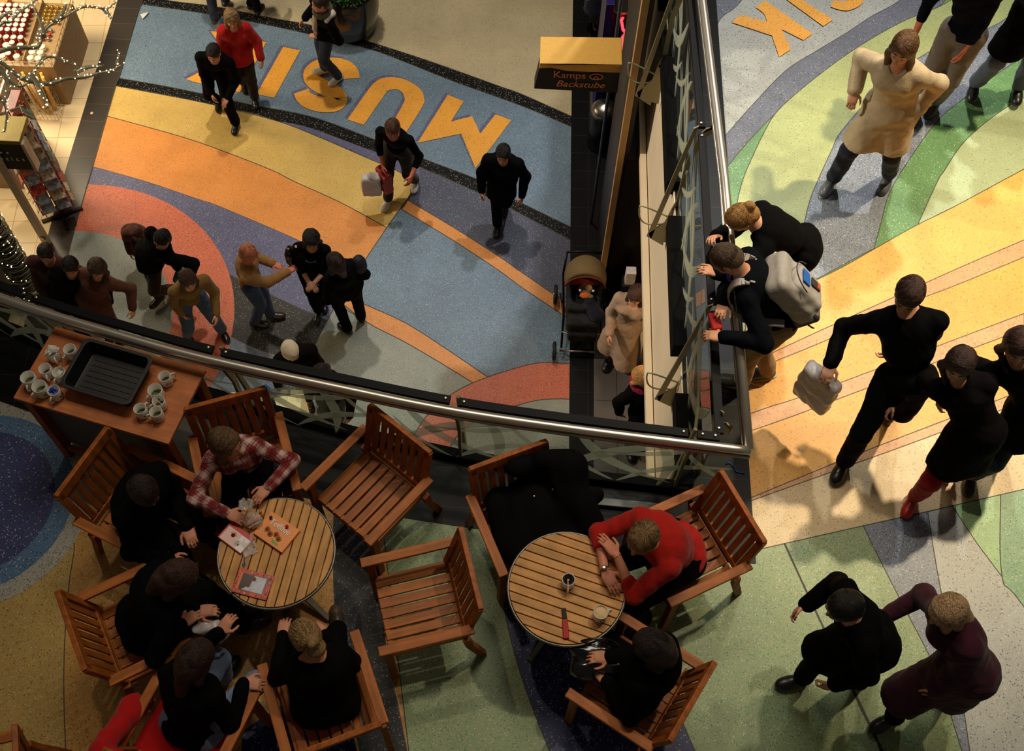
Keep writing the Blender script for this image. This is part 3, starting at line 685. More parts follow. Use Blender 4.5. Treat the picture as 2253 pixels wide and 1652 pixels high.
        for _ in range(smooth):
            S=np.zeros_like(V); c=np.zeros(len(V))
            for a in range(4):
                np.add.at(S,Q[:,a],V[Q[:,(a+1)%4]]); np.add.at(c,Q[:,a],1); np.add.at(S,Q[:,a],V[Q[:,(a+3)%4]]); np.add.at(c,Q[:,a],1)
            V=.5*V+.5*S/np.maximum(c,1)[:,None]
        me=bpy.data.meshes.new(name); me.vertices.add(len(V)); me.vertices.foreach_set('co',V.ravel())
        me.loops.add(Q.size); me.loops.foreach_set('vertex_index',Q.ravel().astype(np.int32))
        me.polygons.add(len(Q)); me.polygons.foreach_set('loop_start',np.arange(0,Q.size,4,dtype=np.int32))
        me.update(calc_edges=True); me.polygons.foreach_set('use_smooth',np.ones(len(Q),bool)); me.materials.append(m)
        o=bpy.data.objects.new(name,me); C.objects.link(o)
        if parent is not None: relparent(o,parent)
        return o

# ================================================================ people
def nrm(v): v=np.array(v,float); return v/max(1e-9,np.linalg.norm(v))
def ik(a,b,l1,l2,pole):
    """middle joint of a two-bone chain from a to b bending toward pole"""
    a=np.array(a,float);b=np.array(b,float); d=b-a; L=np.linalg.norm(d); mx=(l1+l2)*.998
    if L>mx: b=a+d/L*mx; d=b-a; L=mx
    L=max(L,abs(l1-l2)+.01); x=(l1*l1-l2*l2+L*L)/(2*L); h=math.sqrt(max(0,l1*l1-x*x)); u=d/np.linalg.norm(d)
    p=np.array(pole,float); p=p-u*(p@u); p=nrm(p) if np.linalg.norm(p)>1e-6 else nrm(np.cross(u,[0,0,1]))
    return a+u*x+p*h,b
skin_m=lambda tone: mat('skin_%d_%d_%d'%tone,tone,.55,var=.05,scale=25,spec=.35)
def hair_m(c): return mat('hair_%d_%d_%d'%c,c,.5,var=.5,scale=9,stretch=(16,16,2.0),bump=.8,bscale=16)
def cloth_m(c,rough=.9):
    dk=sum(c)<75; c2=tuple(int(v*.62) for v in c) if dk else c
    return mat('cloth_%d_%d_%d'%c,c2,rough,var=.1,scale=14,bump=.25,bscale=90,sheen=0 if dk else .1,spec=.08 if dk else .25)
def strands(root,H,HM,S,style,t_,col,seed,n,rad):
    """locks lying on the head: from the crown to the hairline, or gathered to the bun"""
    rd=random.Random(seed+50); ra,rb,rc=(.096+t_+.0015),(.076+t_+.0015),(.089+t_+.0015); mb=MB()
    def pt(d): d=nrm(d); return H(-.016+d[0]*ra,d[1]*rb,.034+d[2]*rc)
    for k in range(n):
        a=rd.uniform(-PI,PI); fr=math.cos(a); el=(.62 if fr>.75 else (.25 if fr>.4 else (-.25 if fr>-.2 else -.55)))+rd.uniform(-.05,.25)
        ce=math.sqrt(max(0,1-min(.99,abs(el))**2)); end=np.array([ce*math.cos(a),ce*math.sin(a),el])
        if style in('bun','pony'): st=end; end=nrm(np.array([-1,0,.25])+.22*np.array([0,rd.uniform(-1,1),rd.uniform(-1,1)]))
        elif style in('long','bob'):
            st=nrm([rd.uniform(-.55,.75),rd.uniform(-.05,.05),1]); sgn=1 if math.sin(a)>0 else -1; e_=rd.uniform(-.5,.1); x_=rd.uniform(-.95,.30); end=nrm([x_,sgn*math.sqrt(max(.05,1-x_*x_)),e_])
        else:
            st=nrm(np.array([-.42,.06,1])+.14*np.array([rd.uniform(-1,1),rd.uniform(-1,1),0])); st=nrm(st+(end-st)*rd.uniform(0,.45)); end=nrm(st+(end-st)*rd.uniform(.5,1))
        w=rd.uniform(-.06,.06); N=7; pts=[]
        for i in range(N): t=i/(N-1); d=nrm(st*(1-t)+end*t); d=nrm(d+np.array([-d[1],d[0],0])*w*math.sin(PI*t)); pts.append(tuple(pt(d)))
        r0=rad*rd.uniform(.7,1.6); mb.tube(pts,r0,4,rd.choice((0,1,1,2)),cap=False,rs=[r0*.5,r0,r0,r0,r0,r0*.8,r0*.3])
    q=lambda f: tuple(max(6,min(255,int(v*f))) for v in col)
    relparent(mb.build('hair_strands',[hair_m(q(.72)),hair_m(col),hair_m(q(1.28))],None,recalc=False),root)
FAIR=(214,156,122); PINK=(206,140,108)
def person(label,at,yaw,h=1.72,pose='stand',z0=0,res=.0085,cres=.012,lean=0,side=0,twist=0,head=(15,0,0),
           feet=None,hands=None,elbow=None,hip=None,knee=None,curl=(.85,.85),handdir=(None,None),
           skin=FAIR,hair=(60,40,26),hairstyle='short',top=(20,20,22),topkind='jacket',topm=None,sleeve=1.0,hem=None,bottom=(24,24,30),
           shoes=(18,16,16),fem=False,hat=None,scarf=None,hood=False,group=None,collar=None,seed=1,girth=1.0,eyes=True,shoe_sole=None,bare=False,boots=False,palm=(None,None)):
    S=h/1.75; g=girth; rd=random.Random(seed)
    fw=np.array([math.cos(R(yaw)),math.sin(R(yaw)),0.]); lf=np.array([-fw[1],fw[0],0.]); up=np.array([0,0,1.])
    O=np.array([at[0],at[1],z0],float)
    W=lambda p: O+S*(fw*p[0]+lf*p[1]+up*p[2])
    sit=pose=='sit'
    hipz=(.52 if sit else .93) if hip is None else hip[2]; hf=0 if hip is None else hip[0]; hl=0 if hip is None else hip[1]
    pel=W((hf,hl,hipz))
    la,sa,tw=R(lean),R(side),R(twist)
    tup=nrm(up*math.cos(la)+fw*math.sin(la)+lf*math.sin(sa))
    tl=nrm(lf*math.cos(tw)-fw*math.sin(tw)); tl=nrm(tl-tup*(tl@tup)); tf=nrm(np.cross(tl,tup))
    # spine curves forward a little when leaning
    mid=pel+S*.24*nrm(tup*.75+up*.25 if not sit else tup*.8+up*.2); chest=mid+S*.15*tup; nb=mid+S*.27*tup+S*tf*.01*(1 if lean<30 else 3)
    sw=(.150 if fem else .172)*S
    sh=[nb-tup*S*.072+tl*sw, nb-tup*S*.072-tl*sw]   # left, right
    hp,hy,ht=R(head[0]),R(head[1]),R(head[2])
    # head frame: pitch down positive, yaw left positive
    HF=nrm(fw*math.cos(hy)+lf*math.sin(hy)); HL=nrm(np.cross(up,HF)); HF2=nrm(HF*math.cos(hp)-up*math.sin(hp)); HU=nrm(np.cross(HF2,HL)); HL=nrm(HL*math.cos(ht)+HU*math.sin(ht)); HU=nrm(np.cross(HF2,HL)); HF=HF2
    hc=nb+S*(tup*.06+ (tup*.3+up*.35+HU*.35)*.13)+HF*S*.02
    if feet is None:
        feet=[(.02,.11,0,8),(.0,-.11,0,-8)] if not sit else [(.42,.13,0,5),(.42,-.13,0,-5)]
    hipj=[pel+tl*S*.09,pel-tl*S*.09]; ank=[]; kn=[]; toes=[]
    for i,ft in enumerate(feet):
        a=W((ft[0],ft[1],(ft[2] if len(ft)>2 else 0)+.085)); ty=R(ft[3] if len(ft)>3 else 0); tp=R(ft[4]) if len(ft)>4 else 0
        tdir=nrm((fw*math.cos(ty)+lf*math.sin(ty))*math.cos(tp)-up*math.sin(tp))
        pole=(fw+lf*(.12 if i==0 else -.12)) if knee is None else (fw*knee[i][0]+lf*knee[i][1]+up*knee[i][2])
        if sit: pole=pole+up*1.2
        k_,a=ik(hipj[i],a,.43*S,.43*S,pole); kn.append(k_); ank.append(a); toes.append(tdir)
    if hands is None: hands=[(.08,.27,.84),(.08,-.27,.84)] if not sit else [(.36,.14,.68),(.36,-.14,.68)]
    el=[];wr=[]
    for i,hd in enumerate(hands):
        b=W(hd); s_=1 if i==0 else -1
        pl=(-fw*.6+lf*s_*.5-up*.5) if elbow is None else (fw*elbow[i][0]+lf*elbow[i][1]+up*elbow[i][2])
        e,b=ik(sh[i],b,.285*S,.255*S,pl); el.append(e); wr.append(b)
    root=thing('person',label,'person',tuple(O),0,group)
    pts=np.array([pel,nb,hc,*sh,*el,*wr,*kn,*ank]); lo=pts.min(0)-.30*S; hi=pts.max(0)+.30*S; lo[2]=max(lo[2],z0-.03)
    # ---------------- body: one continuous skin
    F=Field(lo,hi,res); TM=np.stack([tf,tl,tup],1); HM=np.stack([HF,HL,HU],1)
    F.ell(pel+up*.01,(.10*S*g,.150*S*g,.12*S),TM,.03); F.ell(mid,(.09*S*g,.125*S*g,.14*S),TM,.05); F.ell(chest,(.105*S*g,.150*S*g,.15*S),TM,.05)
    F.cap(sh[0],sh[1],.046*S,k=.03)
    for q in sh: F.cap(nb,q+tup*.01,.034*S,.040*S,.03)
    if fem:
        for s_ in (1,-1): F.ell(chest+tf*.075*S+tl*s_*.07*S-tup*.01,(.05*S,.055*S,.055*S),TM,.03)
    for i in (0,1):
        F.cap(hipj[i],kn[i],.082*S*g,.052*S,.04); F.cap(kn[i],ank[i],.052*S,.036*S,.02); F.cap(kn[i]+(ank[i]-kn[i])*.1-toes[i]*.012,kn[i]+(ank[i]-kn[i])*.45-toes[i]*.02,.045*S,.035*S,.03)
        F.cap(sh[i],el[i],.047*S,.038*S,.03); F.cap(el[i],wr[i],.038*S,.026*S,.015)
        F.cap(ank[i]-up*.035*S,ank[i]+toes[i]*.10*S-up*.052*S,.030*S,.022*S,.02)
    F.cap(nb-tup*.02*S,hc-HU*.05*S-HF*.015*S,.056*S,.05*S,.03)
    # head
    def H(a,b,c): return hc+S*(HF*a+HL*b+HU*c)
    F.ell(H(-.012,0,.03),(.096*S,.076*S,.09*S),HM,.02); F.ell(H(.018,0,-.035),(.070*S,.060*S,.078*S),HM,.03); F.ell(H(.058,0,-.085),(.026*S,.026*S,.022*S),HM,.025)
    for s_ in (1,-1):
        F.ell(H(.052,s_*.034,-.02),(.030*S,.024*S,.024*S),HM,.02)
        F.ell(H(.090,s_*.030,.012),(.014*S,.017*S,.011*S),HM,.010,'sub')
        F.ell(H(-.008,s_*.078,-.002),(.020*S,.009*S,.032*S),HM,.006); F.ell(H(.0,s_*.086,.0),(.010*S,.005*S,.018*S),HM,.004,'sub')
        F.cap(H(.083,s_*.012,.032),H(.072,s_*.045,.030),.010*S,.008*S,.012)
    F.cap(H(.080,0,.018),H(.104,0,-.024),.009*S,.013*S,.010); F.ell(H(.094,0,-.030),(.012*S,.019*S,.009*S),HM,.008)
    F.cap(H(.080,-.018,-.058),H(.080,.018,-.058),.008*S,.008*S,.008); F.cap(H(.078,-.015,-.070),H(.078,.015,-.070),.008*S,.008*S,.008)
    # hands
    hinfo=[]
    for i in (0,1):
        s_=1 if i==0 else -1
        fd=nrm(wr[i]-el[i]) if handdir[i] is None else nrm(fw*handdir[i][0]+lf*handdir[i][1]+up*handdir[i][2])
        if palm[i] is not None: pn=fw*palm[i][0]+lf*palm[i][1]+up*palm[i][2]
        else: pn=(-lf*s_*.8-up*.3+ -fw*.2) if abs(fd[2])>.6 else -up
        pn=nrm(pn-fd*(pn@fd)); sd=nrm(np.cross(pn,fd)) ; th=-s_*1.0
        # sd points to thumb side for right hand when palm faces pn
        thd=sd*(1 if i==1 else -1)*(-1)
        w0=wr[i]; PM=np.stack([fd,thd,pn],1)
        F.ell(w0+fd*.05*S,(.052*S,.040*S,.016*S),PM,.015); F.box(w0+fd*.055*S,(.038*S,.036*S,.011*S),PM,.01,.012)
        cu=curl[i]
        for q,(off,l) in enumerate(((.029,.072),(.0095,.080),(-.0105,.074),(-.029,.058))):
            p=w0+S*(fd*(.088-.004*abs(q-1))+thd*off); ang=cu*.35; dirv=fd; r_=.0088*S
            spread=thd*off*1.2
            for j in range(3):
                dirv=nrm(fd*math.cos(ang)+pn*math.sin(ang)+spread); ln=l*S*(.44,.32,.24)[j]; p2=p+dirv*ln
                F.cap(p,p2,r_,r_*.92,.003); p=p2; r_*=.93; ang+=cu*.85
        p=w0+S*(fd*.022+thd*.028); d1=nrm(fd*.6+thd*.75+pn*.25*cu); p2=p+d1*.038*S; F.cap(p,p2,.0125*S,.0108*S,.008)
        d2=nrm(fd*.9+thd*.25+pn*.5*cu); p3=p2+d2*.030*S; F.cap(p2,p3,.0105*S,.0095*S,.003); F.cap(p3,p3+nrm(fd+pn*.4*cu)*.022*S,.0095*S,.008*S,.003)
        hinfo.append((w0,fd,pn,thd))
    F.mesh('body',skin_m(skin),root,1)
    # ---------------- eyes, lips
    if eyes:
        ew=mat('eye_white',(220,214,206),.25,var=.02); ei=mat('eye_iris',(48,36,28),.2,var=.1)
        for s_ in (1,-1):
            c=H(.0775,s_*.031,.012); mb=MB(); mb.ball(c,.0115*S,0,8)
            mb.ball(c+HF*.0075*S-HU*.001,.0062*S,1,6); relparent(mb.build('eye',[ew,ei]),root)
        mb=MB(); mb.tube([H(.084,-.022,-.062),H(.0885,-.01,-.0635),H(.0885,.01,-.0635),H(.084,.022,-.062)],.0045*S,6,rs=[.001*S,.0052*S,.0052*S,.001*S]); relparent(mb.build('lips',mat('lips_rose',(164,84,76),.5,var=.05)),root)
        for s_ in (1,-1): relparent(MB().tube([H(.0885,s_*.014,.036),H(.087,s_*.032,.043),H(.076,s_*.050,.036)],.003*S,5,rs=[.0028*S,.0034*S,.0015*S]).build('eyebrow',hair_m(tuple(max(10,int(v*.7)) for v in hair))),root)
    # ---------------- hair
    if hair is not None and hairstyle!='none':
        Fh=Field(hc-.36*S,hc+.22*S,.0075 if res<.01 else .011); t_={'short':.010,'crop':.004,'long':.016,'bun':.011,'pony':.011,'bob':.018}[hairstyle]
        Fh.ell(H(-.016,0,.034),((.096+t_)*S,(.076+t_)*S,(.089+t_)*S),HM,.01)
        if hairstyle in('short','crop'):
            Fh.ell(H(-.045,0,-.01),(.066*S,(.070+t_)*S,.07*S),HM,.02)
            for s_ in (1,-1): Fh.cap(H(.028,s_*.070,.01),H(.026,s_*.068,-.01),.010*S,.006*S,.01)
        if hairstyle in('long','bob'):
            L_=.26 if hairstyle=='long' else .14
            Fh.ell(H(-.045,0,-.02),(.070*S,(.076+t_)*S,.10*S),HM,.03)
            for s_ in (1,-1):
                Fh.cap(H(.015,s_*.078,.0),H(.0,s_*.082,-.10),.020*S,.024*S,.02)
                e=nb+tl*s_*.075*S+tf*.055*S-tup*(L_-.12)*S; Fh.cap(H(.0,s_*.082,-.10),e,.026*S,.018*S,.025)
            e=nb-tf*.085*S-tup*(L_-.06)*S; Fh.cap(H(-.07,0,-.06),e,.055*S,.040*S,.03)
        # open the face
        fm='sub'; Fh.ell(H(.100,0,-.025),(.066*S,.068*S,.096*S),HM,.010,fm)
        Fh.ell(H(.075,0,-.09),(.065*S,.052*S,.08*S),HM,.012,fm)
        if hairstyle!='long' and hairstyle!='bob':
            for s_ in (1,-1): Fh.ell(H(.0,s_*.095,-.022),(.028*S,.022*S,.034*S),HM,.006,fm)
            Fh.cap(H(-.03,0,-.125),H(.05,0,-.13),.055*S,.05*S,.012,fm)
        if hairstyle=='bun':
            Fh.ell(H(-.122,0,.042),(.042*S,.042*S,.040*S),HM,.008); Fh.ell(H(-.150,.016,.050),(.026*S,.028*S,.024*S),HM,.006); Fh.ell(H(-.07,0,-.05),(.055*S,.062*S,.05*S),HM,.02)
        if hairstyle=='pony':
            Fh.ell(H(-.112,0,.02),(.022*S,.022*S,.022*S),HM,.01); e=H(-.155,0,-.06); Fh.cap(H(-.115,0,.02),e,.024*S,.030*S,.015); Fh.cap(e,e-up*.12*S-tf*.02,.030*S,.014*S,.02)
        Fh.ripple(.0004 if hairstyle=='crop' else .0009,170,seed,axis=HU); Fh.ripple(.0006 if hairstyle=='crop' else .0022,42,seed+4); ho=Fh.mesh('hair',hair_m(hair),root,0)
        strands(root,H,HM,S,hairstyle,t_,hair,seed,420 if res<.01 else 130,(.0011 if res<.01 else .0018)*S)
    if hat is not None:
        Fc=Field(hc-.2*S,hc+.25*S,.008); Fc.ell(H(-.014,0,.045),(.113*S,.094*S,.098*S),HM,.01); Fc.plane(H(0,0,.028),-HU-HF*.15,0); Fc.ripple(.0012,120,seed)
        Fc.cap(H(-.014,0,.030),H(-.015,0,.031),.0,.0,.0)
        mb_o=Fc.mesh('knitted_cap',cloth_m(hat),root,1)
    # ---------------- clothes
    tmat=topm or cloth_m(top); Fq=Field(lo,hi,cres); e_={'jacket':.024,'coat':.028,'shirt':.012,'sweater':.018}[topkind]
    Fq.ell(mid,((.09*g)*S+e_,.125*S*g+e_,.15*S),TM,.05); Fq.ell(chest,(.105*S*g+e_,.150*S*g+e_,.155*S),TM,.05); Fq.cap(sh[0],sh[1],.046*S+e_*.9,k=.03)
    for q in sh: Fq.cap(nb-tup*.005,q+tup*.005,.036*S+e_*.6,.042*S+e_*.6,.03)
    if fem:
        for s_ in (1,-1): Fq.ell(chest+tf*.075*S+tl*s_*.07*S,(.05*S+e_,.055*S+e_,.06*S),TM,.04)
    bot=pel+up*.02; Fq.ell(bot,(.105*S*g+e_,.150*S*g+e_,.12*S),TM,.05)
    for i in (0,1):
        Fq.cap(sh[i],el[i],.047*S+e_*.8,.038*S+e_,.025)
        if sleeve>.5:
            t=(sleeve-.5)*2; Fq.cap(el[i],el[i]+(wr[i]-el[i])*t*.97,.038*S+e_,(.038+(.030-.038)*t)*S+e_*.8,.02)
    if hem is not None:          # coat skirt down to a height above the ground
        if sit:
            for i in (0,1): Fq.cap(hipj[i],kn[i]*.75+hipj[i]*.25,.10*S+e_,.075*S+e_,.05)
        else:
            c0=pel+up*.05; c1=(kn[0]+kn[1])*.5; c1=pel+(c1-pel)*((hipz*S-hem)/max(.2,(hipz*S-c1[2]+z0)))
            for i in (0,1):
                k_=pel+(kn[i]-pel)*min(1.5,(hipz*S-hem)/max(.2,(pel[2]-kn[i][2]))); Fq.cap(c0+(hipj[i]-pel)*.6,k_,.12*S,.125*S+e_*.5,.10)
    Fq.ripple(.0035 if topkind!='shirt' else .0028,24,seed,axis=None); Fq.ripple(.0014,60,seed+9)
    if hood: Fq.cap(nb-tf*.085*S+tl*.055*S+tup*.03*S,nb-tf*.085*S-tl*.055*S+tup*.03*S,.050*S,.050*S,.04)
    # neck opening, hem cut
    Fq.cap(nb+tup*.005*S+tf*.03*S,nb+tup*.14*S+tf*.02*S,.052*S,.075*S,.01,'sub')
    if collar: Fq.cap(nb-tup*.01*S+tl*.06*S,nb+tup*.04*S+tl*.05*S,.018*S,.012*S,.01); Fq.cap(nb-tup*.01*S-tl*.06*S,nb+tup*.04*S-tl*.05*S,.018*S,.012*S,.01)
    if not sit:
        hz=(hem if hem is not None else .80*S)+z0; Fq.plane((0,0,hz),(0,0,-1))
    else: Fq.plane(pel-up*.075*S,(0,0,-1)) if hem is None else None
    Fq.mesh({'jacket':'jacket','coat':'coat','shirt':'shirt','sweater':'sweater'}[topkind],tmat,root,1)
    Fb=Field(lo,hi,cres); e_=.016
    Fb.ell(pel+up*.0,(.10*S*g+.012,.150*S*g+.010,.115*S),TM,.03)
    for i in (0,1):
        Fb.cap(hipj[i],kn[i],.085*S*g+e_*.8,.056*S+e_,.045); Fb.cap(kn[i],ank[i]+(kn[i]-ank[i])*.06,.056*S+e_,.046*S+e_*(.6 if boots else 1.1),.02)
    Fb.ripple(.003,26,seed+3); Fb.ripple(.0012,60,seed+5); Fb.mesh('trousers',cloth_m(bottom),root,1)
    if scarf is not None:
        mb=Field(nb-.2*S,nb+.25*S,.008)
        for a0 in range(0,360,24):
            a1=a0+24; f_=lambda a,rr: nb+tup*(.055+.012*math.sin(R(a*2)))*S+(tf*math.cos(R(a))*(.078+.02)+tl*math.sin(R(a))*.080)*S*rr
            mb.cap(f_(a0,1),f_(a1,1),.026*S,.026*S,.012); mb.cap(f_(a0,1.12)-tup*.03*S,f_(a1,1.12)-tup*.03*S,.024*S,.024*S,.012)
        mb.ripple(.0025,70,seed); mb.mesh('scarf',cloth_m(scarf),root,1)
    for i in (0,1):
        a=ank[i]; td=toes[i]; sd=nrm(np.cross(up,td)); un=nrm(np.cross(td,sd)); Fs=Field(a-.20*S-.02,a+.26*S+(.2 if boots else 0),.0075)
        SM=np.stack([td,sd,un],1)
        Fs.cap(a-un*.03*S-td*.025*S,a+td*.06*S-un*.040*S,.043*S,.042*S,.03); Fs.ell(a+td*.105*S-un*.050*S,(.075*S,.048*S,.042*S),SM,.025)
        Fs.cap(a-un*.02*S-td*.01*S,a+(kn[i]-a)*(.55 if boots else .07),.042*S,(.058 if boots else .040)*S,.02)
        Fs.plane(a-un*.083*S,-un); Fs.mesh('boot' if boots else 'shoe',mat('shoe_%d_%d_%d'%shoes,shoes,.4,var=.1,coat=.2),root,1)
        if shoe_sole:
            mbs=MB(); ring=[]
            for q in range(20):
                an=2*PI*q/20; ring.append(a-un*.085*S+td*(.045+.135*math.cos(an))*S+sd*(.045*math.sin(an)*(1+.12*math.cos(an)))*S)
            mbs.prism([Vector(p) for p in ring],Vector(un*.018*S)); relparent(mbs.build('sole',mat('rubber_%d_%d_%d'%shoe_sole,shoe_sole,.6)),root)
    root['_']=0; del root['_']
    return root,dict(pel=pel,nb=nb,hc=hc,HF=HF,HL=HL,HU=HU,tf=tf,tl=tl,tup=tup,sh=sh,el=el,wr=wr,kn=kn,ank=ank,hand=hinfo,fw=fw,lf=lf,O=O,S=S)
# ================================================================ cafe furniture
teak=wood('oiled_teak',(172,98,36),.42,0); teakz=wood('oiled_teak_upright',(164,90,34),.42,2); teak_top=wood('worn_teak_top',(204,150,88),.5,0,.16); beech=wood('beech_board',(190,112,62),.4,0,.10)
teakd=wood('teak_leg',(150,84,34),.5,2)
gunmetal=mat('grey_cast_metal',(116,112,104),.4,.8,var=.1)
def make_chair():
    t=thing('armchair','x','chair')
    mb=MB(); w=.47; n=7; g=.012; sw=(w-g*(n-1))/n
    for i in range(n): y=-w/2+sw/2+i*(sw+g); mb.box((.005,y,.43),(.47,sw,.02))
    mb.box((.225,0,.405),(.035,.50,.05)); mb.box((-.225,0,.405),(.03,.48,.05))
    for s in(1,-1): mb.box((0,s*.245,.40),(.46,.025,.05))
    mb.build('seat',teak,t,bevel=.004)
    d=Vector((-.21,0,1)).normalized(); a0=Vector((-.225,0,.40)); mb=MB()
    for s in(1,-1): mb.bar(a0+Vector((0,s*.245,0)),a0+d*.53+Vector((0,s*.245,0)),.05,.034,up=(1,0,0))
    top=a0+d*.51; mb.bar(top+Vector((0,-.262,0)),top+Vector((0,.262,0)),.034,.072,up=d)
    lo=a0+d*.10; mb.bar(lo+Vector((0,-.24,0)),lo+Vector((0,.24,0)),.026,.045,up=d)
    for i in range(7):
        y=-.186+i*.062; mb.bar(lo+Vector((0,y,0)),top+Vector((0,y,0)),.044,.014,up=(1,0,0))
    mb.build('backrest',teakz,t,bevel=.004)
    for s in(1,-1):
        mb=MB(); mb.bar((.30,s*.285,.648),(-.285,s*.285,.648),.062,.026); mb.build('armrest',teak,t,bevel=.005)
        mb=MB(); mb.bar((.245,s*.275,0),(.245,s*.275,.636),.045,.05,up=(1,0,0)); mb.build('leg',teakd,t,bevel=.004)
        mb=MB(); pts=[(-.34,0),(-.30,.15),(-.255,.30),(-.235,.44)]
        for p,q in zip(pts[:-1],pts[1:]): mb.bar((p[0],s*.275,p[1]),(q[0],s*.275,q[1]),.04,.05,up=(1,0,0))
        mb.build('leg',teakd,t,bevel=.004)
    return t
chair0=make_chair(); first=[True]
def chair(x,y,yaw,label,group='teak armchairs round the cafe tables'):
    c=chair0 if first[0] else dup(chair0); first[0]=False
    c.location=(x,y,0.008); c.rotation_euler=(0,0,R(yaw)); c['label']=label; c['group']=group; return c
chair(-.52,2.15,196.5,'empty teak armchair alone in the middle, between the two round tables')
chair(-.90,2.88,232,'empty teak armchair turned to the left table, its back to the balustrade')
chair(1.15,2.555,207.5,'teak armchair of the man in the red shirt')
chair(-1.71,2.99,-70,'teak armchair under the girl in the plaid shirt, beside the sideboard')
chair(.137,2.685,-65.5,'teak armchair heaped with a black coat at the right table')
chair(-2.18,1.94,30,'teak armchair at left edge of the left table, its sitter bending over a bag')
chair(-2.33,2.69,-24,'teak armchair with its back in front of the sideboard, dark-haired sitter in it')
chair(-1.03,1.527,113,'teak armchair under the blond woman with the hair bun')
chair(-1.79,1.35,70,'teak armchair with a red coat hung over it')
chair(.805,1.69,148.6,'teak armchair of the hooded woman in black at the right table')
chair(-2.91,.89,196,'teak armchair cut off by the bottom left corner of the picture')
def table(x,y,yaw,label,r=.357,n=13):
    t=thing('round_table',label,'table',(x,y,.008),R(yaw),'round slatted cafe tables')
    mb=MB(); g=.007; w=(2*r-g*(n-1))/n
    for i in range(n):
        a=-r+i*(w+g); b=a+w; rr=r-.008; aa=max(a,-rr); bb=min(b,rr)
        if bb-aa<.005: continue
        pts=[]
        for k in range(7): yy=aa+(bb-aa)*k/6; pts.append((math.sqrt(max(0,rr*rr-yy*yy)),yy))
        poly=[Vector((px_,yy,.718)) for px_,yy in pts]+[Vector((-px_,yy,.718)) for px_,yy in pts[::-1]]
        mb.prism(poly,(0,0,.024))
    mb.build('tabletop',teak_top,t,bevel=.002)
    mb=MB(); mb.tube([(r*math.cos(2*PI*k/48),r*math.sin(2*PI*k/48),.724) for k in range(48)],.009,8,closed=True)
    for a in (0,90): c,s=math.cos(R(a+40)),math.sin(R(a+40)); mb.bar((-r*c,-r*s,.708),(r*c,r*s,.708),.03,.012)
    mb.build('rim',gunmetal,t)
    MB().lathe((0,0,0),[(.03,.09),(.03,.70),(.05,.705)],16).build('pedestal',gunmetal,t)
    for k in range(4):
        a=R(45+90*k-yaw+8); c,s=math.cos(a),math.sin(a)
        MB().bar((c*.02,s*.02,.13),(c*.33,s*.33,.02),.05,.035,w2=.035,h2=.02).build('leg',gunmetal,t,bevel=.005)
    return t
T1=table(-1.40,2.36,82,'round teak slat table with toffee boxes and a photo frame on it')
T2=table(.385,2.21,-17.5,'round teak slat table with two coffee mugs and the man in red leaning on it')
TZ=.7505
# ---------------- sideboard
sb=thing('sideboard','orange beech sideboard with used mugs and a black tub standing against the balustrade','sideboard',(-2.585,3.39,.008),R(-15))
MB().box((0,0,.885),(1.08,.56,.03)).build('worktop',beech,sb,bevel=.003)
MB().box((0,-.22,.845),(1.0,.02,.05)).box((0,.22,.845),(1.0,.02,.05)).build('apron',beech,sb)
for a in(1,-1):
    for b in (1,-1): MB().bar((a*.48,b*.235,0),(a*.48,b*.235,.87),.06,.06,up=(1,0,0)).build('leg',teakd,sb,bevel=.003)
mb=MB(); mb.bar((-.48,-.235,.12),(.48,-.235,.12),.03,.06); mb.bar((-.48,.235,.12),(.48,.235,.12),.03,.06)
for a in (1,-1): mb.bar((a*.48,-.235,.12),(a*.48,.235,.12),.03,.06)
mb.build('lower_rail',teakd,sb,bevel=.003)
MB().box((0,-.20,.50),(.92,.012,.68)).box((0,.02,.16),(.92,.42,.015)).build('panel',mat('grey_laminate_panel',(92,88,82),.5,var=.05),sb)
# black plastic tub
tc=P(244,832,.93); tub=thing('bus_tub','empty black plastic bus tub on the middle of the sideboard','tub',(tc.x,tc.y,.909),R(-15))
def rrect(hx,hy,r,z,n=5):
    out=[]
    for cx_,cy_2,a0 in ((hx-r,hy-r,0),(-hx+r,hy-r,90),(-hx+r,-hy+r,180),(hx-r,-hy+r,270)):
        for k in range(n+1): a=R(a0+90*k/n); out.append((cx_+r*math.cos(a),cy_2+r*math.sin(a),z))
    return out
def shell(mb,rings):
    n=len(rings[0]); vs=[p for r_ in rings for p in r_]; fs=[]
    for i in range(len(rings)-1):
        for k in range(n): fs.append([i*n+k,i*n+(k+1)%n,(i+1)*n+(k+1)%n,(i+1)*n+k])
    fs.append([k for k in range(n)][::-1]); fs.append([(len(rings)-1)*n+k for k in range(n)]); mb.add(vs,fs,0,False)
mb=MB(); shell(mb,[rrect(.205,.148,.03,0),rrect(.225,.168,.04,.105),rrect(.245,.188,.045,.105),rrect(.245,.188,.045,.118),rrect(.222,.165,.04,.118),rrect(.200,.143,.03,.006)])
plast=mat('black_plastic_tub',(22,22,23),.42,var=.3,scale=20,bump=.1); mb.build('tub_shell',plast,tub,bevel=.003)
mb=MB()
for k in range(6): mb.box((0,-.1+.04*k,.0095),(.34,.006,.004))
mb.build('tub_ribs',plast,tub)
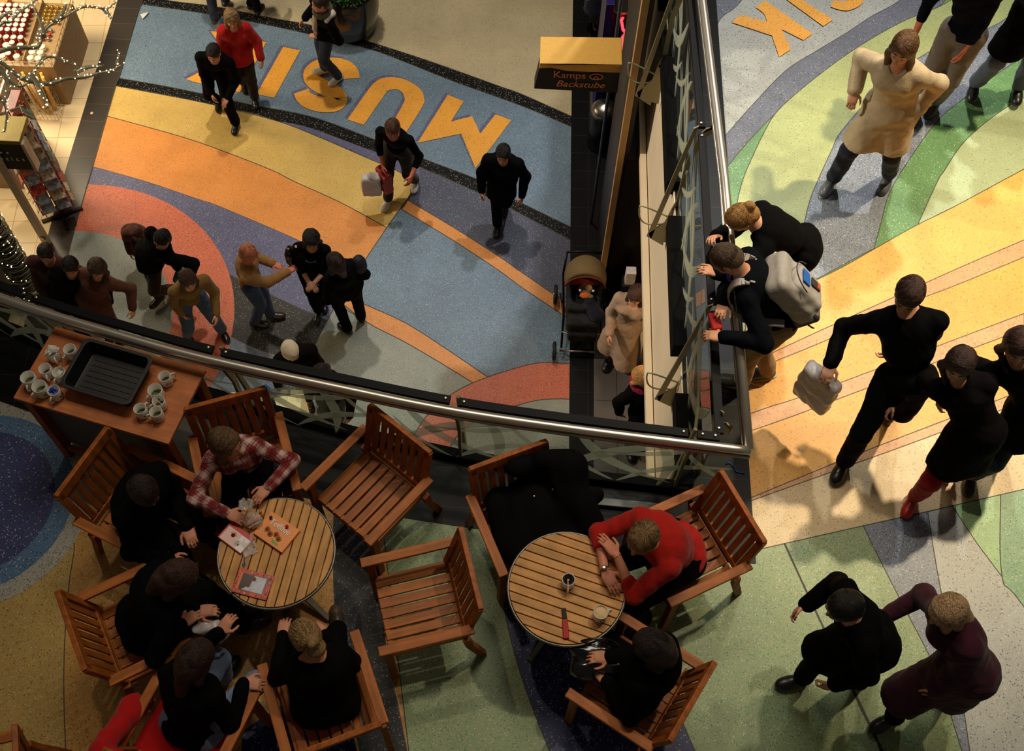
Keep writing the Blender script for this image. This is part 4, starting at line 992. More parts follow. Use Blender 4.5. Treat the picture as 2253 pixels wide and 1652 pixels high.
# ---------------- mugs
china=mat('white_china',(226,222,210),.18,var=.03,coat=.4); logo_g=mat('dark_green_print',(44,70,58),.4,var=.1); logo_w=mat('pale_print',(196,200,188),.4,var=.05)
coffee=mat('black_coffee',(26,14,8),.08,var=.1); milk=mat('milk_coffee_froth',(222,190,140),.6,var=.12,scale=60); dreg=mat('coffee_dregs',(120,104,70),.3,var=.3,scale=40); ctea=mat('tea_dregs_green',(110,120,84),.3,var=.3,scale=40)
def make_mug(r,h,fill,fz,name='mug'):
    t=thing(name,'x','mug')
    MB().lathe((0,0,0),[(0,.002),(r*.86,.0),(r*.94,.006),(r,.02),(r,h-.002),(r-.002,h),(r-.004,h-.001),(r-.0045,.012),(r*.8,.006),(0,.006)],32).build('cup',china,t)
    pts=[(r-.004,0,h*.82)]+[(r+.026*math.sin(PI*k/10)**.7,0,h*.52+h*.30*math.cos(PI*k/10)) for k in range(1,10)]+[(r-.004,0,h*.22)]
    MB().tube(pts,.0062,8).build('handle',china,t)
    if fill: MB().lathe((0,0,fz),[(0,0),(r-.005,0),(r-.005,-.004)],28).build('drink' if fz>.05 else 'dregs',fill,t)
    def patch(r0,rad,ang,z,m,nm,par,off):
        vs=[];n=20
        for k in range(n): aa=ang+rad*math.cos(2*PI*k/n)/r0; vs.append(((r0+off)*math.cos(aa),(r0+off)*math.sin(aa),z+rad*math.sin(2*PI*k/n)))
        mb=MB(); mb.face([Vector(v) for v in vs]); return mb.build(nm,m,par)
    for sg in (R(90),R(-90)):
        l=patch(r,.019,sg,h*.48,logo_g,'emblem',t,.0004)
        # pale ring and long-haired figure inside the badge
        mb=MB()
        def q(u,v,o=.0009): aa=sg+u/r; return Vector(((r+o)*math.cos(aa),(r+o)*math.sin(aa),h*.48+v))
        ring=[q(.0125*math.cos(2*PI*k/20),.0125*math.sin(2*PI*k/20)) for k in range(20)]; ri=[q(.0112*math.cos(2*PI*k/20),.0112*math.sin(2*PI*k/20)) for k in range(20)]
        for k in range(20): mb.face([ring[k],ring[(k+1)%20],ri[(k+1)%20],ri[k]])
        mb.face([q(.0028*math.cos(2*PI*k/10),.003+.0035*math.sin(2*PI*k/10)) for k in range(10)])
        for s_ in (1,-1):
            for w_ in (.004,.007): mb.face([q(s_*w_,.006),q(s_*(w_+.0016),.004),q(s_*(w_+.002),-.008),q(s_*w_,-.008)])
        mb.face([q(-.002,-.003),q(.002,-.003),q(.003,-.0095),q(-.003,-.0095)])
        e=mb.build('emblem_figure',logo_w,l)
    return t
mugS=make_mug(.0405,.092,dreg,.016); mugT=make_mug(.0405,.092,ctea,.02); mugL=make_mug(.047,.098,ctea,.022); mugE=make_mug(.0405,.092,None,0)
used=set()
def mug(src,px,py,z,ang,label,group='used mugs on the sideboard'):
    o=src if src.name not in used else dup(src); used.add(src.name); used.add(o.name)
    h_={mugL.name:.098}.get(src.name,.092); p=P(px,py,z+h_)
    o.location=(p.x,p.y,z); o.rotation_euler=(0,0,R(ang)); o['label']=label; o['group']=group; return o
SZ=.909
m_nap=mug(mugE,113,773,SZ,-60,'white mug stuffed with crumpled white napkins, back left of sideboard')
mug(mugT,152,767,SZ,-120,'white mug with green tea string, back of sideboard right of the napkin mug')
mug(mugS,98,810,SZ,-70,'white mug, middle of the left cluster, left of the spoon mug')
m_sp=mug(mugE,128,818,SZ,-110,'white mug holding a spoon and a tea bag beside the tub')
mug(mugL,60,829,SZ,-85,'large white mug at the left end of the sideboard')
mug(mugL,85,849,SZ,-125,'large white mug with badge in front of left cluster, left of the blue wrapper mug')
m_bl=mug(mugE,117,858,SZ,-100,'white mug with a shiny blue wrapper inside')
mug(mugS,361,827,SZ,35,'white mug at the back right of the tub, handle pointing away from it')
mug(mugL,340,857,SZ,-135,'white mug second from back right of the tub')
m_st=mug(mugS,348,881,SZ,-150,'white mug with a wooden stirrer lying in it')
mug(mugT,307,898,SZ,60,'white mug with green string at the front right corner of the tub')
mug(mugT,342,905,SZ,-160,'frontmost white mug near the front right corner of the sideboard')
paper=mat('white_paper_tissue',(224,220,210),.85,var=.05,bump=.4,bscale=60)
def crumple(name,c,r,m,label,cat,seed,parent=None,sc=(1,1,.7)):
    F=Field(np.array(c)-r*1.8,np.array(c)+r*1.8,r/11); rd=random.Random(seed)
    for k in range(9):
        v=Vector((rd.uniform(-1,1),rd.uniform(-1,1),rd.uniform(-.6,1))); F.box(np.array(c)+np.array(v)*r*.55*np.array(sc),(r*.55,r*.34,r*.10),np.array(Matrix.Rotation(rd.uniform(0,3),3,v)),.002,.004)
    o=F.mesh(name,m,None,0)
    return setp(o,label,cat)
def at(o,dz): return (o.location.x,o.location.y,o.location.z+dz)
crumple('napkins',at(m_nap,.10),.042,paper,'crumpled white napkins sticking out of the back left mug','napkin',2)
crumple('tea_bag',at(m_sp,.075),.024,paper,'white tea bag in the spoon mug','tea bag',5)
foil=mat('blue_foil',(20,66,190),.25,.3,var=.3,scale=30); crumple('candy_wrapper',at(m_bl,.088),.026,foil,'shiny blue foil wrapper in the mug by the tub','wrapper',8)
s_=at(m_sp,.06); tag_=MB().tube([(s_[0],s_[1],SZ+.02),(s_[0]+.02,s_[1]+.03,SZ+.10),(s_[0]+.035,s_[1]+.055,SZ+.165)],.0022,6).ball((s_[0]+.04,s_[1]+.062,SZ+.175),.011,0,6,(.8,1,.3)).build('spoon',steel)
setp(tag_,'metal spoon standing in a mug beside the tub','spoon')
s_=at(m_st,.085); o=MB().bar((s_[0]-.045,s_[1]+.02,s_[2]+.012),(s_[0]+.03,s_[1]-.018,s_[2]-.02),.005,.0015).build('stirrer',mat('birch_stick',(206,164,104),.6)); setp(o,'wooden stirrer across a mug on the sideboard','stirrer')
# table 2 mugs
o=make_mug(.0405,.092,coffee,.078); used.add(o.name); p=P(1251,1274,TZ+.092); o.location=(p.x,p.y,TZ); o.rotation_euler=(0,0,R(-92)); setp(o,'white mug of black coffee in the middle of the right table',group='full mugs on the right table')
q=o.location; oo=MB().bar((q.x-.002,q.y-.055,TZ+.102),(q.x-.004,q.y+.005,TZ+.08),.006,.0015).build('stirrer',mat('birch_stick',(206,164,104))); setp(oo,'wooden stirrer in the black coffee','stirrer')
o=make_mug(.044,.10,milk,.090); p=P(1322,1346,TZ+.10); o.location=(p.x,p.y,TZ); o.rotation_euler=(0,0,R(22)); setp(o,'white mug of frothy milk coffee near the right edge of the right table',group='full mugs on the right table')
# red and black folded case
a=P(1240,1338,TZ+.01); b=P(1243,1362,TZ+.01); c=P(1246,1405,TZ+.01)
cs=thing('slim_case','slim red case with black cap lying at the front of the right table','case',(b.x,b.y,TZ))
redm=mat('red_plastic',(176,20,18),.45,var=.05,spec=.2)
rel=lambda v: Vector((v.x-b.x,v.y-b.y,0))
MB().bar(rel(b)+Vector((0,0,.009)),rel(c)+Vector((0,0,.009)),.034,.018).build('case_body',redm,cs,bevel=.003)
MB().bar(rel(a)+Vector((0,0,.010)),rel(b)+Vector((0,0,.010)),.026,.016).build('cap',mat('black_gloss',(10,9,9),.5,spec=.2),cs,bevel=.003)
MB().lathe(rel(b)*1+Vector((0,-.014,.018)),[(.004,0),(.004,.002),(0,.003)],10).build('rivet',chrome,cs)
# ---------------- table 1 things
def flatbox(name,label,cat,corners,z,th,mats_faces,group=None):
    """corners: four picture points of the lid (order round the lid); returns root, centre, axes, sizes"""
    ps=[P(x,y,z+th) for x,y in corners]; c=sum(ps,Vector())/4; c.z=z
    u=((ps[1]-ps[0])+(ps[2]-ps[3]))/2; v=((ps[3]-ps[0])+(ps[2]-ps[1]))/2; L=u.length; Wd=v.length; u.normalize(); v=Vector((-u.y,u.x,0))*(1 if (Vector((-u.y,u.x,0)).dot(v)>0) else -1)
    t=thing(name,label,cat,c,0,group); M=Matrix((u,v,Vector((0,0,1)))).transposed()
    MB().box((0,0,th/2),(L,Wd,th),M=M).build('carton',mats_faces,t,bevel=.0015)
    return t,u,v,L,Wd,M
# orange toffee carton; u runs along the lettering
t,u,v,L,Wd,M=flatbox('chocolate_box','orange sweets carton with big white lettering on the left table','box',[(598,1124),(659,1166),(621,1216),(556,1172)],TZ,.022,mat('orange_carton',(236,136,30),.35,var=.10,scale=9,coat=.3))
TH=.022; e=.0006
def onlid(x,y,z=0): return u*x+v*y+Vector((0,0,TH+e+z))
# reading direction: letters run down-right in the picture, tops toward up-right
rdv=u if True else -u; upv=-v
MT=Matrix((rdv,upv,Vector((0,0,1)))).transposed()
wp=mat('white_print',(245,240,232),.4,var=.02)
# lid y axis grows from the first edge to the opposite one; lettering sits near the first edge
for nm,dx,mm,zz in (('lettering_shadow',.0016,mat('brown_print',(150,66,20),.4),.0),('lettering',0,wp,.0006)):
    text_mesh(nm,'Toffifee',.053,mm,onlid(.0+dx,-Wd*.20+dx,zz),MT,.0003,t,space=.95)
nut=mat('brown_sweet',(110,52,18),.3,var=.2,coat=.5); car=mat('caramel_shell',(196,104,34),.4,var=.15); grn=mat('leaf_green_print',(104,160,50),.4)
for i,(xx,yy) in enumerate(((-.055,.018),(-.022,.034),(.012,.016),(.042,.030))):
    MB().lathe(onlid(xx,yy),[(0,.0),(.017,.0),(.018,.0012),(.013,.0022),(0,.0022)],18).build('printed_sweet',car,t); MB().lathe(onlid(xx,yy,.0023),[(.011,0),(.010,.002),(0,.003)],14).build('printed_nut',nut,t)
for xx,yy in ((-.072,.03),(-.035,.012),(.0,.045),(.028,.008)): MB().prism([onlid(xx,yy),onlid(xx+.014,yy+.004),onlid(xx+.020,yy+.014),onlid(xx+.006,yy+.010)],(0,0,.0012)).build('printed_leaf',grn,t)
MB().prism([onlid(.015,Wd*.5-.034),onlid(.062,Wd*.5-.030),onlid(.060,Wd*.5-.014),onlid(.013,Wd*.5-.018)],(0,0,.0008)).build('green_tab',grn,t)
for (px_,py_),mm,lab in (((596,1138),mat('violet_glass_ball',(70,24,120),.12,var=.1,coat=.8),'small violet glossy ball on the toffee carton'),((631,1158),mat('red_glass_ball',(206,26,26),.12,var=.1,coat=.8),'small red glossy ball on the toffee carton')):
    p=P(px_,py_,TZ+TH+.01); o=MB().ball((0,0,0),.011,0,12).build('candy_ball',mm); o.location=(p.x,p.y,TZ+TH+.0113); setp(o,lab,'sweet')
t,u,v,L,Wd,M=flatbox('chocolate_box','small red and white sweets carton at the left of the left table','box',[(510,1146),(560,1186),(529,1217),(477,1181)],TZ,.016,mat('red_carton',(206,34,38),.35,var=.08,scale=6,coat=.3))
TH=.016; pk=mat('pale_pink_print',(238,196,186),.4,var=.04)
MB().prism([onlid(-L*.44,-Wd*.28),onlid(L*.48,-Wd*.28),onlid(L*.48,Wd*.47),onlid(-L*.44,Wd*.47)],(0,0,.0003)).build('pink_panel',pk,t)
MB().prism([onlid(L*.10,-Wd*.26,.0004),onlid(L*.48,-Wd*.26,.0004),onlid(L*.48,Wd*.46,.0004),onlid(L*.22,Wd*.46,.0004)],(0,0,.0002)).build('white_panel',wp,t)
o_=onlid(-L*.12,-Wd*.02,.0008); MB().lathe(o_,[(0,0),(.014,0),(.014,.0006),(0,.0006)],20).build('round_print',mat('brown_print',(150,66,20)),t); MB().lathe(o_+Vector((0,0,.0007)),[(0,0),(.009,0),(0,.0012)],16).build('round_print_centre',nut,t)
for k in range(7):
    an=R(200+k*24); pp=o_+u*math.cos(an)*.021+v*math.sin(an)*.019; MB().box(pp,(.006,.003,.0006),M=M@Matrix.Rotation(an,3,'Z')).build('small_letter_print',mat('black_gloss',(14,12,12)),t)
o_=onlid(L*.16,Wd*.14,.0009); MB().lathe(o_,[(0,0),(.022,0),(.022,.0005),(0,.0005)],24).build('white_disc',wp,t)
for k in range(4): MB().box(o_+v*(-.010+k*.006)+Vector((0,0,.0008)),(.024-.004*abs(k-1.5),.0028,.0005),M=M).build('text_line',mat('grey_print',(120,60,60),.5),t)
MB().lathe(o_+u*.012+v*.012+Vector((0,0,.001)),[(0,0),(.005,0),(0,.001)],12).build('red_dot',redm,t)
# photo frame
t,u,v,L,Wd,M=flatbox('photo_frame','red patterned picture frame with a photograph of two people, front of the left table','picture frame',[(527,1249),(603,1267),(586,1322),(508,1300)],TZ,.010,[mat('red_tile_frame',(190,52,24),.3,var=.75,scale=48,coat=.3)])
TH=.010
MB().prism([onlid(-L*.34,-Wd*.33),onlid(L*.34,-Wd*.33),onlid(L*.34,Wd*.33),onlid(-L*.34,Wd*.33)],(0,0,.0005)).build('photograph',mat('dark_photo_ground',(66,56,52),.2,var=.3,scale=20,coat=.5),t)
MB().prism([onlid(-L*.02,-Wd*.32,.0006),onlid(L*.33,-Wd*.32,.0006),onlid(L*.33,Wd*.32,.0006),onlid(-L*.26,Wd*.32,.0006),onlid(-L*.05,Wd*.05,.0006)],(0,0,.0003)).build('printed_shirts',mat('pale_photo_shirts',(196,202,216),.2,var=.2,scale=50,coat=.5),t)
for xx,yy in ((-.0,-.18),(-.10,.10)):
    o_=onlid(L*xx,Wd*yy,.001); MB().lathe(o_,[(0,0),(.013,0),(.013,.0004),(0,.0004)],18).build('printed_face',mat('photo_face_print',(196,110,82),.2,var=.1),t); MB().lathe(o_+v*-.006+Vector((0,0,.0005)),[(0,0),(.009,0),(.009,.0003),(0,.0003)],14).build('printed_hair',mat('photo_hair_print',(120,104,92),.2),t)
MB().prism([onlid(-L*.40,-Wd*.34),onlid(-L*.35,-Wd*.34),onlid(-L*.35,Wd*.34),onlid(-L*.40,Wd*.34)],(0,0,.001)).build('orange_edge',mat('orange_print',(232,110,30),.3),t)
yl=mat('gold_print',(216,164,60),.3)
rd=random.Random(4)
for k in range(22):
    s_=k/22*4; a_=(s_%1-.5)*.88; q={0:(a_*L,-Wd*.43),1:(L*.43,a_*Wd),2:(a_*L,Wd*.43),3:(-L*.45,a_*Wd)}[int(s_)]
    MB().box(onlid(q[0],q[1],.0006),(rd.uniform(.004,.010),rd.uniform(.003,.008),.0006),M=M@Matrix.Rotation(rd.uniform(0,3),3,'Z')).build('frame_fleck',rd.choice([yl,redm,mat('pale_gold_print',(232,206,150),.3)]),t)
# blue cord loop
a=P(537,1229,TZ+.004);b=P(536,1244,TZ+.004); o=MB().tube([(a.x,a.y,TZ+.004),((a.x+b.x)/2+.004,(a.y+b.y)/2,TZ+.004),(b.x+.008,b.y+.006,TZ+.004),(b.x+.002,b.y-.010,TZ+.004),(b.x-.008,b.y+.004,TZ+.004),(b.x+.001,b.y+.016,TZ+.004)],.003,6).build('cord_loop',mat('blue_cord',(20,70,190),.5)); setp(o,'short blue cord loop lying above the picture frame','cord')
# clear gift bag with gold sweets, loose flat film
film=mat('clear_crinkled_film',(226,220,214),.15,var=.03,alpha=.36,coat=.3,bump=.6,bscale=40)
gp=P(560,1150,TZ); gb=thing('gift_bag','clear crinkled gift bag of gold sweets tied at the top, on the left table','gift bag',(gp.x,gp.y,TZ))
Fb=Field((gp.x-.16,gp.y-.12,TZ-.01),(gp.x+.14,gp.y+.20,TZ+.25),.006); c0=np.array((gp.x,gp.y,TZ))
Fb.ell(c0+(0,0,.038),(.062,.05,.042),None,.02); Fb.cap(c0+(-.012,.01,.06),c0+(-.03,.045,.12),.04,.014,.02)
for k in range(9): an=k*.7; Fb.cap(c0+(-.03,.045,.12),c0+(-.03+.035*math.cos(an),.055+.035*math.sin(an),.165),.010,.012,.008)
Fb.ripple(.0035,70,3); Fb.plane((0,0,TZ+.0005),(0,0,-1)); Fb.mesh('film',film,gb,0)
gold=mat('gold_foil',(220,172,82),.22,.85,var=.15)
MB().tube([Vector((-.03+.018*math.cos(2*PI*k/12),.045+.018*math.sin(2*PI*k/12),.118)) for k in range(12)],.004,6,closed=True).build('gold_tie',gold,gb)
MB().box((-.002,-.012,.045),(.075,.02,.03),rz=.6).build('red_card',mat('pink_red_card',(206,90,76),.5,var=.25,scale=60),gb); MB().box((.008,-.03,.035),(.07,.004,.02),rz=.6).build('white_label',wp,gb)
k=0
for i in range(11):
    p=P([573,577,575,572,568,565,561,556,569,563,548][i],[1126,1133,1141,1148,1154,1158,1161,1163,1161,1152,1166][i],TZ+.012)
    o=MB().ball((0,0,0),.0098,0,10).build('gold_sweet',gold); o.location=(p.x,p.y,TZ+.0105); setp(o,'round gold foil sweet beside the gift bag','sweet','gold foil sweets by the gift bag')
p=P(548,1203,TZ); Ff=Field((p.x-.1,p.y-.1,TZ-.01),(p.x+.1,p.y+.1,TZ+.04),.004); Ff.box((p.x,p.y,TZ+.008),(.045,.06,.007),np.array(Matrix.Rotation(.5,3,'Z')),.004,.004); Ff.ripple(.004,70,11); Ff.plane((0,0,TZ+.0004),(0,0,-1)); o=Ff.mesh('film_wrapper',film,None,0); setp(o,'empty clear film wrapper lying on the left table beside the red carton','wrapper')
# gold sweet held at the bag, pendant on the table
# ================================================================ who is where
def human(label,yaw,z0,fL,fR,head,h=1.72,pel=None,hL=None,hR=None,pelz=None,look=None,**kw):
    """feet, head and hands read off as ground-plan places (px,py at a real height)"""
    S=h/1.75; fw=Vector((math.cos(R(yaw)),math.sin(R(yaw)),0)); lf=Vector((-fw.y,fw.x,0))
    A=P(fL[0],fL[1],z0+.04+(fL[2] if len(fL)>2 else 0)); B=P(fR[0],fR[1],z0+.04+(fR[2] if len(fR)>2 else 0))
    # the traced point is mid-shoe; the ankle is a little behind it
    for q,ft in ((A,fL),(B,fR)):
        ty=R(yaw+(ft[3] if len(ft)>3 else 0)); q.x-=.06*math.cos(ty); q.y-=.06*math.sin(ty)
    if pel is not None and len(pel)==2: O=Vector((pel[0],pel[1],z0))
    else: O=(A+B)/2; O.z=z0
    loc=lambda p:(Vector((p.x-O.x,p.y-O.y,0)).dot(fw)/S,Vector((p.x-O.x,p.y-O.y,0)).dot(lf)/S)
    sp=math.hypot((A-B).x,(A-B).y); hz=pelz if pelz is not None else max(.70,math.sqrt(max(.3,.865**2-(sp/S/2)**2))+.075)
    hipW=Vector((O.x,O.y,z0+hz*S)); feet=[]
    for q,ft in ((A,fL),(B,fR)):
        a,b=loc(q); feet.append((a,b,(ft[2] if len(ft)>2 else 0)/S,ft[3] if len(ft)>3 else 0,ft[4] if len(ft)>4 else 0))
    best=None
    for k in range(260):
        z=z0+.3+k*.006; p=P(head[0],head[1],z); d=abs((p-hipW).length-.66*S)-(.02*(z-z0))
        if z>hipW.z+.12*S and (best is None or d<best[0]): best=(d,p)
    d=(best[1]-hipW).normalized(); f_,l_,u_=d.dot(fw),d.dot(lf),d.z
    lean=math.degrees(math.atan2(f_,u_)); side=math.degrees(math.asin(max(-.8,min(.8,l_/max(.2,math.hypot(f_,u_))))))
    lean=max(-25,min(80,lean))
    hands=[]
    dflt=[(.06,.25,.84),(.06,-.25,.84)]
    nbf=math.sin(R(lean))*.5
    for i,hh in enumerate((hL,hR)):
        if hh is None: hands.append((dflt[i][0]+nbf*.9,dflt[i][1]+math.sin(R(side))*.4,(.84 if kw.get('pose')!='sit' else .62)))
        elif len(hh)==4: hands.append(hh[:3])
        else: p=P(hh[0],hh[1],z0+hh[2]); a,b=loc(p); hands.append((a,b,hh[2]/S))
    hd=look or (15,0,0)
    r_,inf=person(label,(O.x,O.y),yaw,h,z0=z0,lean=lean,side=side,feet=feet,hands=hands,hip=(0,0,hz),head=hd,**kw)
    return r_,inf
walk=dict(curl=(.8,.8))
far=dict(res=.0105,cres=.015,curl=(.8,.8))
CAP='shoppers on the lower mall floor'
CUP='people walking on the upper walkway'
def low(label,yaw,fL,fR,head,**k):
    kw=dict(far); kw.update(k); return human(label,yaw,LOW,fL,fR,head,**kw)
# ---- lower mall floor
low('person in a bright red coat with fair hair walking behind a figure in black',-75,(562,226),(538,192,.06,0,35),(512,45),h=1.70,fem=True,hair=(150,120,80),hairstyle='long',top=(176,20,22),topkind='coat',hem=.72,bottom=(40,34,30),seed=2)
low('person all in black striding over the yellow floor band below the red coat',-95,(518,282),(478,232,.08,0,40),(478,128),h=1.74,hair=(30,24,20),hairstyle='short',top=(14,14,15),topkind='jacket',bottom=(15,15,17),seed=3,hL=(500,215,.8),hR=(465,205,.85))
rt,inf=low('man in grey scarf, black jacket and jeans standing on the letter S',-145,(738,178,0,10),(706,160,0,-25),(714,20),h=1.80,hair=(44,28,20),top=(16,16,18),topkind='jacket',bottom=(44,56,78),shoes=(214,210,200),scarf=(92,86,76),look=(8,-12,0),hL=(.16,.19,.98,1),hR=(.16,-.19,.98,1),seed=4)
low('person in jeans and brown boots cut off by the top edge',80,(478,48),(500,2,.05,0,30),(520,-150),h=1.75,hair=(50,40,30),bottom=(34,42,60),top=(30,30,34),shoes=(60,44,28),seed=5,eyes=False)
low('person in black trousers cut off by the top edge above the red coat',75,(575,28),(556,8),(580,-160),h=1.75,hair=(40,30,24),bottom=(18,18,20),top=(24,24,26),seed=6,eyes=False)
rt5,inf5=low('walker in black T-shirt and white trainers carrying red and white bags past the letter M',-105,(913,408,.02,10),(850,450,0,-5),(866,292),h=1.78,hair=(84,52,36),top=(15,15,16),topkind='shirt',bottom=(44,38,28),shoes=(206,204,198),sleeve=.75,hL=(905,388,.88),hR=(842,362,.9),seed=7,skin=(196,110,82))
low('figure all in black walking along the right end of the blue band',-96,(1110,462,.06,0,35),(1094,508),(1108,345),h=1.74,hair=(24,22,22),top=(13,13,15),topkind='coat',hem=.62,bottom=(13,13,15),seed=8)
rt7,inf7=low('dark-haired woman in black with hands clasped in front, facing another in black',-88,(712,672,0,15),(700,698,0,-5),(690,527),h=1.74,fem=True,hair=(22,15,13),hairstyle='long',top=(14,14,16),topkind='shirt',bottom=(15,15,18),sleeve=.72,hL=(692,622,1.02),hR=(680,622,1.01),look=(20,6,0),handdir=((.5,-.6,-.3),(.5,.6,-.3)),seed=9)
rt8,inf8=low('brown-haired woman in black coat seen from behind, talking to the clasped-hands woman',128,(758,722,0,12),(792,694,0,-14),(742,592),h=1.72,fem=True,hair=(48,26,20),hairstyle='long',top=(16,17,24),topkind='coat',hem=.78,bottom=(16,16,20),look=(12,10,0),hL=(.10,.16,1.0,1),hR=(.10,-.16,1.0,1),seed=10)
low('person in a tan jacket and jeans stretching an arm towards the two women',5,(608,696,0,0),(572,712,0,-10),(540,566),h=1.74,hair=(196,116,84),hairstyle='crop',top=(142,102,56),topkind='jacket',bottom=(44,60,92),shoes=(40,30,24),hR=(632,598,1.12),hL=(600,580,1.15),look=(30,0,0),skin=(206,118,84),seed=11)
rt10,inf10=low('person in a cream knitted cap and dark coat standing right behind the handrail',-70,(712,900),(682,890),(634,772),h=1.72,hair=(60,36,26),top=(30,18,18),topkind='coat',hem=.85,bottom=(96,94,92),hat=(230,212,180),look=(30,0,0),seed=12)
low('person with curly dark hair behind the handrail, right of the cream cap',-110,(752,955),(730,948),(712,822),h=1.72,hair=(34,22,18),hairstyle='bob',top=(22,20,20),topkind='jacket',bottom=(60,62,72),look=(32,0,0),seed=13)
low('person in a mustard jacket and jeans walking over the salmon ring',-60,(494,738),(418,748,.05,0,30),(418,622),h=1.72,hair=(70,44,30),hairstyle='bob',top=(120,92,44),topkind='jacket',bottom=(64,82,112),seed=14,hL=(475,690,.85),hR=(400,690,.8))
rt13,inf13=low('person in black with a teal bag walking inside the salmon ring',-125,(378,648,.06,0,30),(346,670,0,0),(382,540),h=1.72,hair=(24,18,16),top=(18,18,20),topkind='coat',hem=.80,bottom=(48,36,26),shoes=(24,20,16),hR=(400,600,.85),seed=15,girth=.9)
low('person in dark brown coat in the crowd at the left, left of the rust coat',-80,(205,745),(188,740),(170,588),h=1.72,hair=(26,20,18),top=(22,18,16),topkind='coat',hem=.6,bottom=(24,20,18),seed=16)
low('person in a rust-brown coat in the crowd inside the salmon ring',-95,(262,758),(238,742,.05,0,25),(228,590),h=1.70,fem=True,hair=(70,50,38),hairstyle='bob',top=(92,54,40),topkind='coat',hem=.5,bottom=(30,24,22),seed=17)
low('child in brown jacket left of the person with the teal bag',-100,(325,590,.0,0,0),(312,580,.04,0,20),(312,520),h=1.25,hair=(80,46,30),hairstyle='bob',top=(84,48,34),topkind='jacket',bottom=(40,34,36),seed=18)
low('person in a maroon coat beside the light-wrapped tree trunk',-85,(180,720),(160,722),(112,558),h=1.72,hair=(46,30,26),top=(58,26,26),topkind='coat',hem=.5,bottom=(20,18,18),seed=19)
rt16,inf16=low('long-haired person in a beige coat walking beside the pushchair',-112,(1372,792,.06,0,30),(1336,802,0,0),(1404,650),h=1.74,fem=True,hair=(74,46,34),hairstyle='long',top=(176,148,122),topkind='coat',hem=.38,bottom=(60,48,48),hL=(1400,720,.85),hR=(1340,735,.95),seed=20)
rt17,inf17=low('blond woman in a black coat with a magenta scarf standing by the cream wall',-62,(1424,985,0,5),(1386,998,0,-15),(1402,826),h=1.80,fem=True,hair=(206,146,84),hairstyle='bob',top=(15,14,16),topkind='coat',hem=.62,bottom=(44,18,30),scarf=(150,18,60),hL=(1432,872,1.20),hR=(1362,905,.84),look=(22,5,0),res=.0085,cres=.012,seed=21)
low('person in a navy coat half hidden at the shop front behind the bakery sign',-80,(1322,64),(1310,56),(1340,-120),h=1.74,hair=(40,30,24),top=(34,40,66),topkind='coat',hem=.35,bottom=(26,26,30),seed=22,eyes=False)
# ---- upper walkway
def upw(label,yaw,fL,fR,head,**k):
    kw=dict(res=.009,cres=.012,curl=(.8,.8)); kw.update(k); return human(label,yaw,0,fL,fR,head,**kw)
upw('walker in a beige coat with one grey trainer pushed off, crossing the green arcs',-118,(1950,400,.03,8,12),(1822,410,0,-5),(1980,110),h=1.74,fem=True,hair=(104,72,42),hairstyle='long',top=(186,166,132),topkind='coat',hem=.60,bottom=(24,28,52),shoes=(96,98,104),shoe_sole=(206,200,184),hL=(2025,235,.95),hR=(1880,200,1.0),seed=23,girth=1.15)
upw('person in navy top and grey trousers at the top edge, bare forearm hanging',-120,(2052,236,.05,0,30),(2010,262,0,0),(2150,-80),h=1.76,hair=(50,36,26),top=(16,18,40),topkind='shirt',sleeve=.8,bottom=(110,100,90),shoes=(50,44,44),hL=(2122,112,.86),seed=24,skin=(206,120,88))
upw('person in black with faded jeans and shiny black shoes at the top right corner',-105,(2236,212,0,5),(2142,200,.04,0,10),(2262,-60),h=1.80,hair=(30,24,22),top=(14,14,14),topkind='coat',hem=.62,bottom=(84,92,110),shoes=(14,13,13),seed=25)
r6u,i6u=upw('dark walker bending forward with a white bag, one shiny boot forward',-112,(1962,905,.08,0,35),(1848,1035,0,-6),(1985,600),h=1.80,hair=(70,44,36),top=(12,12,12),topkind='jacket',bottom=(18,20,26),shoes=(14,14,15),hR=(1828,800,.92),hL=(1975,770,.9),look=(30,0,0),seed=26,girth=1.1)
upw('person in black coat and bright red boots walking toward the cafe',-112,(2092,1040,.09,0,40),(2002,1112,0,-5),(2085,790),h=1.66,fem=True,hair=(56,36,30),hairstyle='long',top=(18,14,15),topkind='coat',hem=.62,bottom=(150,18,20),shoes=(176,22,22),boots=True,seed=27)
upw('person in black with dark jeans, right of the red boots',-100,(2205,1000,.05,0,20),(2134,1062,0,0),(2190,760),h=1.72,hair=(64,38,34),hairstyle='bob',top=(14,13,14),topkind='coat',hem=.68,bottom=(26,32,42),seed=28)
upw('stooping figure in black at the lower right, lone shoe reaching left',-165,(1885,1480,.06,0,30),(1742,1500,0,0),(1850,1335),h=1.70,hair=(28,24,22),top=(14,14,14),topkind='coat',hem=.5,bottom=(20,18,18),seed=29,look=(30,0,0))
upw('fair-haired person in a dark plum coat at the lower right',-150,(2072,1520,.06,0,25),(1945,1590,0,0),(2070,1330),h=1.70,fem=True,hair=(190,150,112),hairstyle='long',top=(62,18,34),topkind='coat',hem=.45,bottom=(24,18,20),shoes=(20,16,16),seed=30,look=(30,0,0))
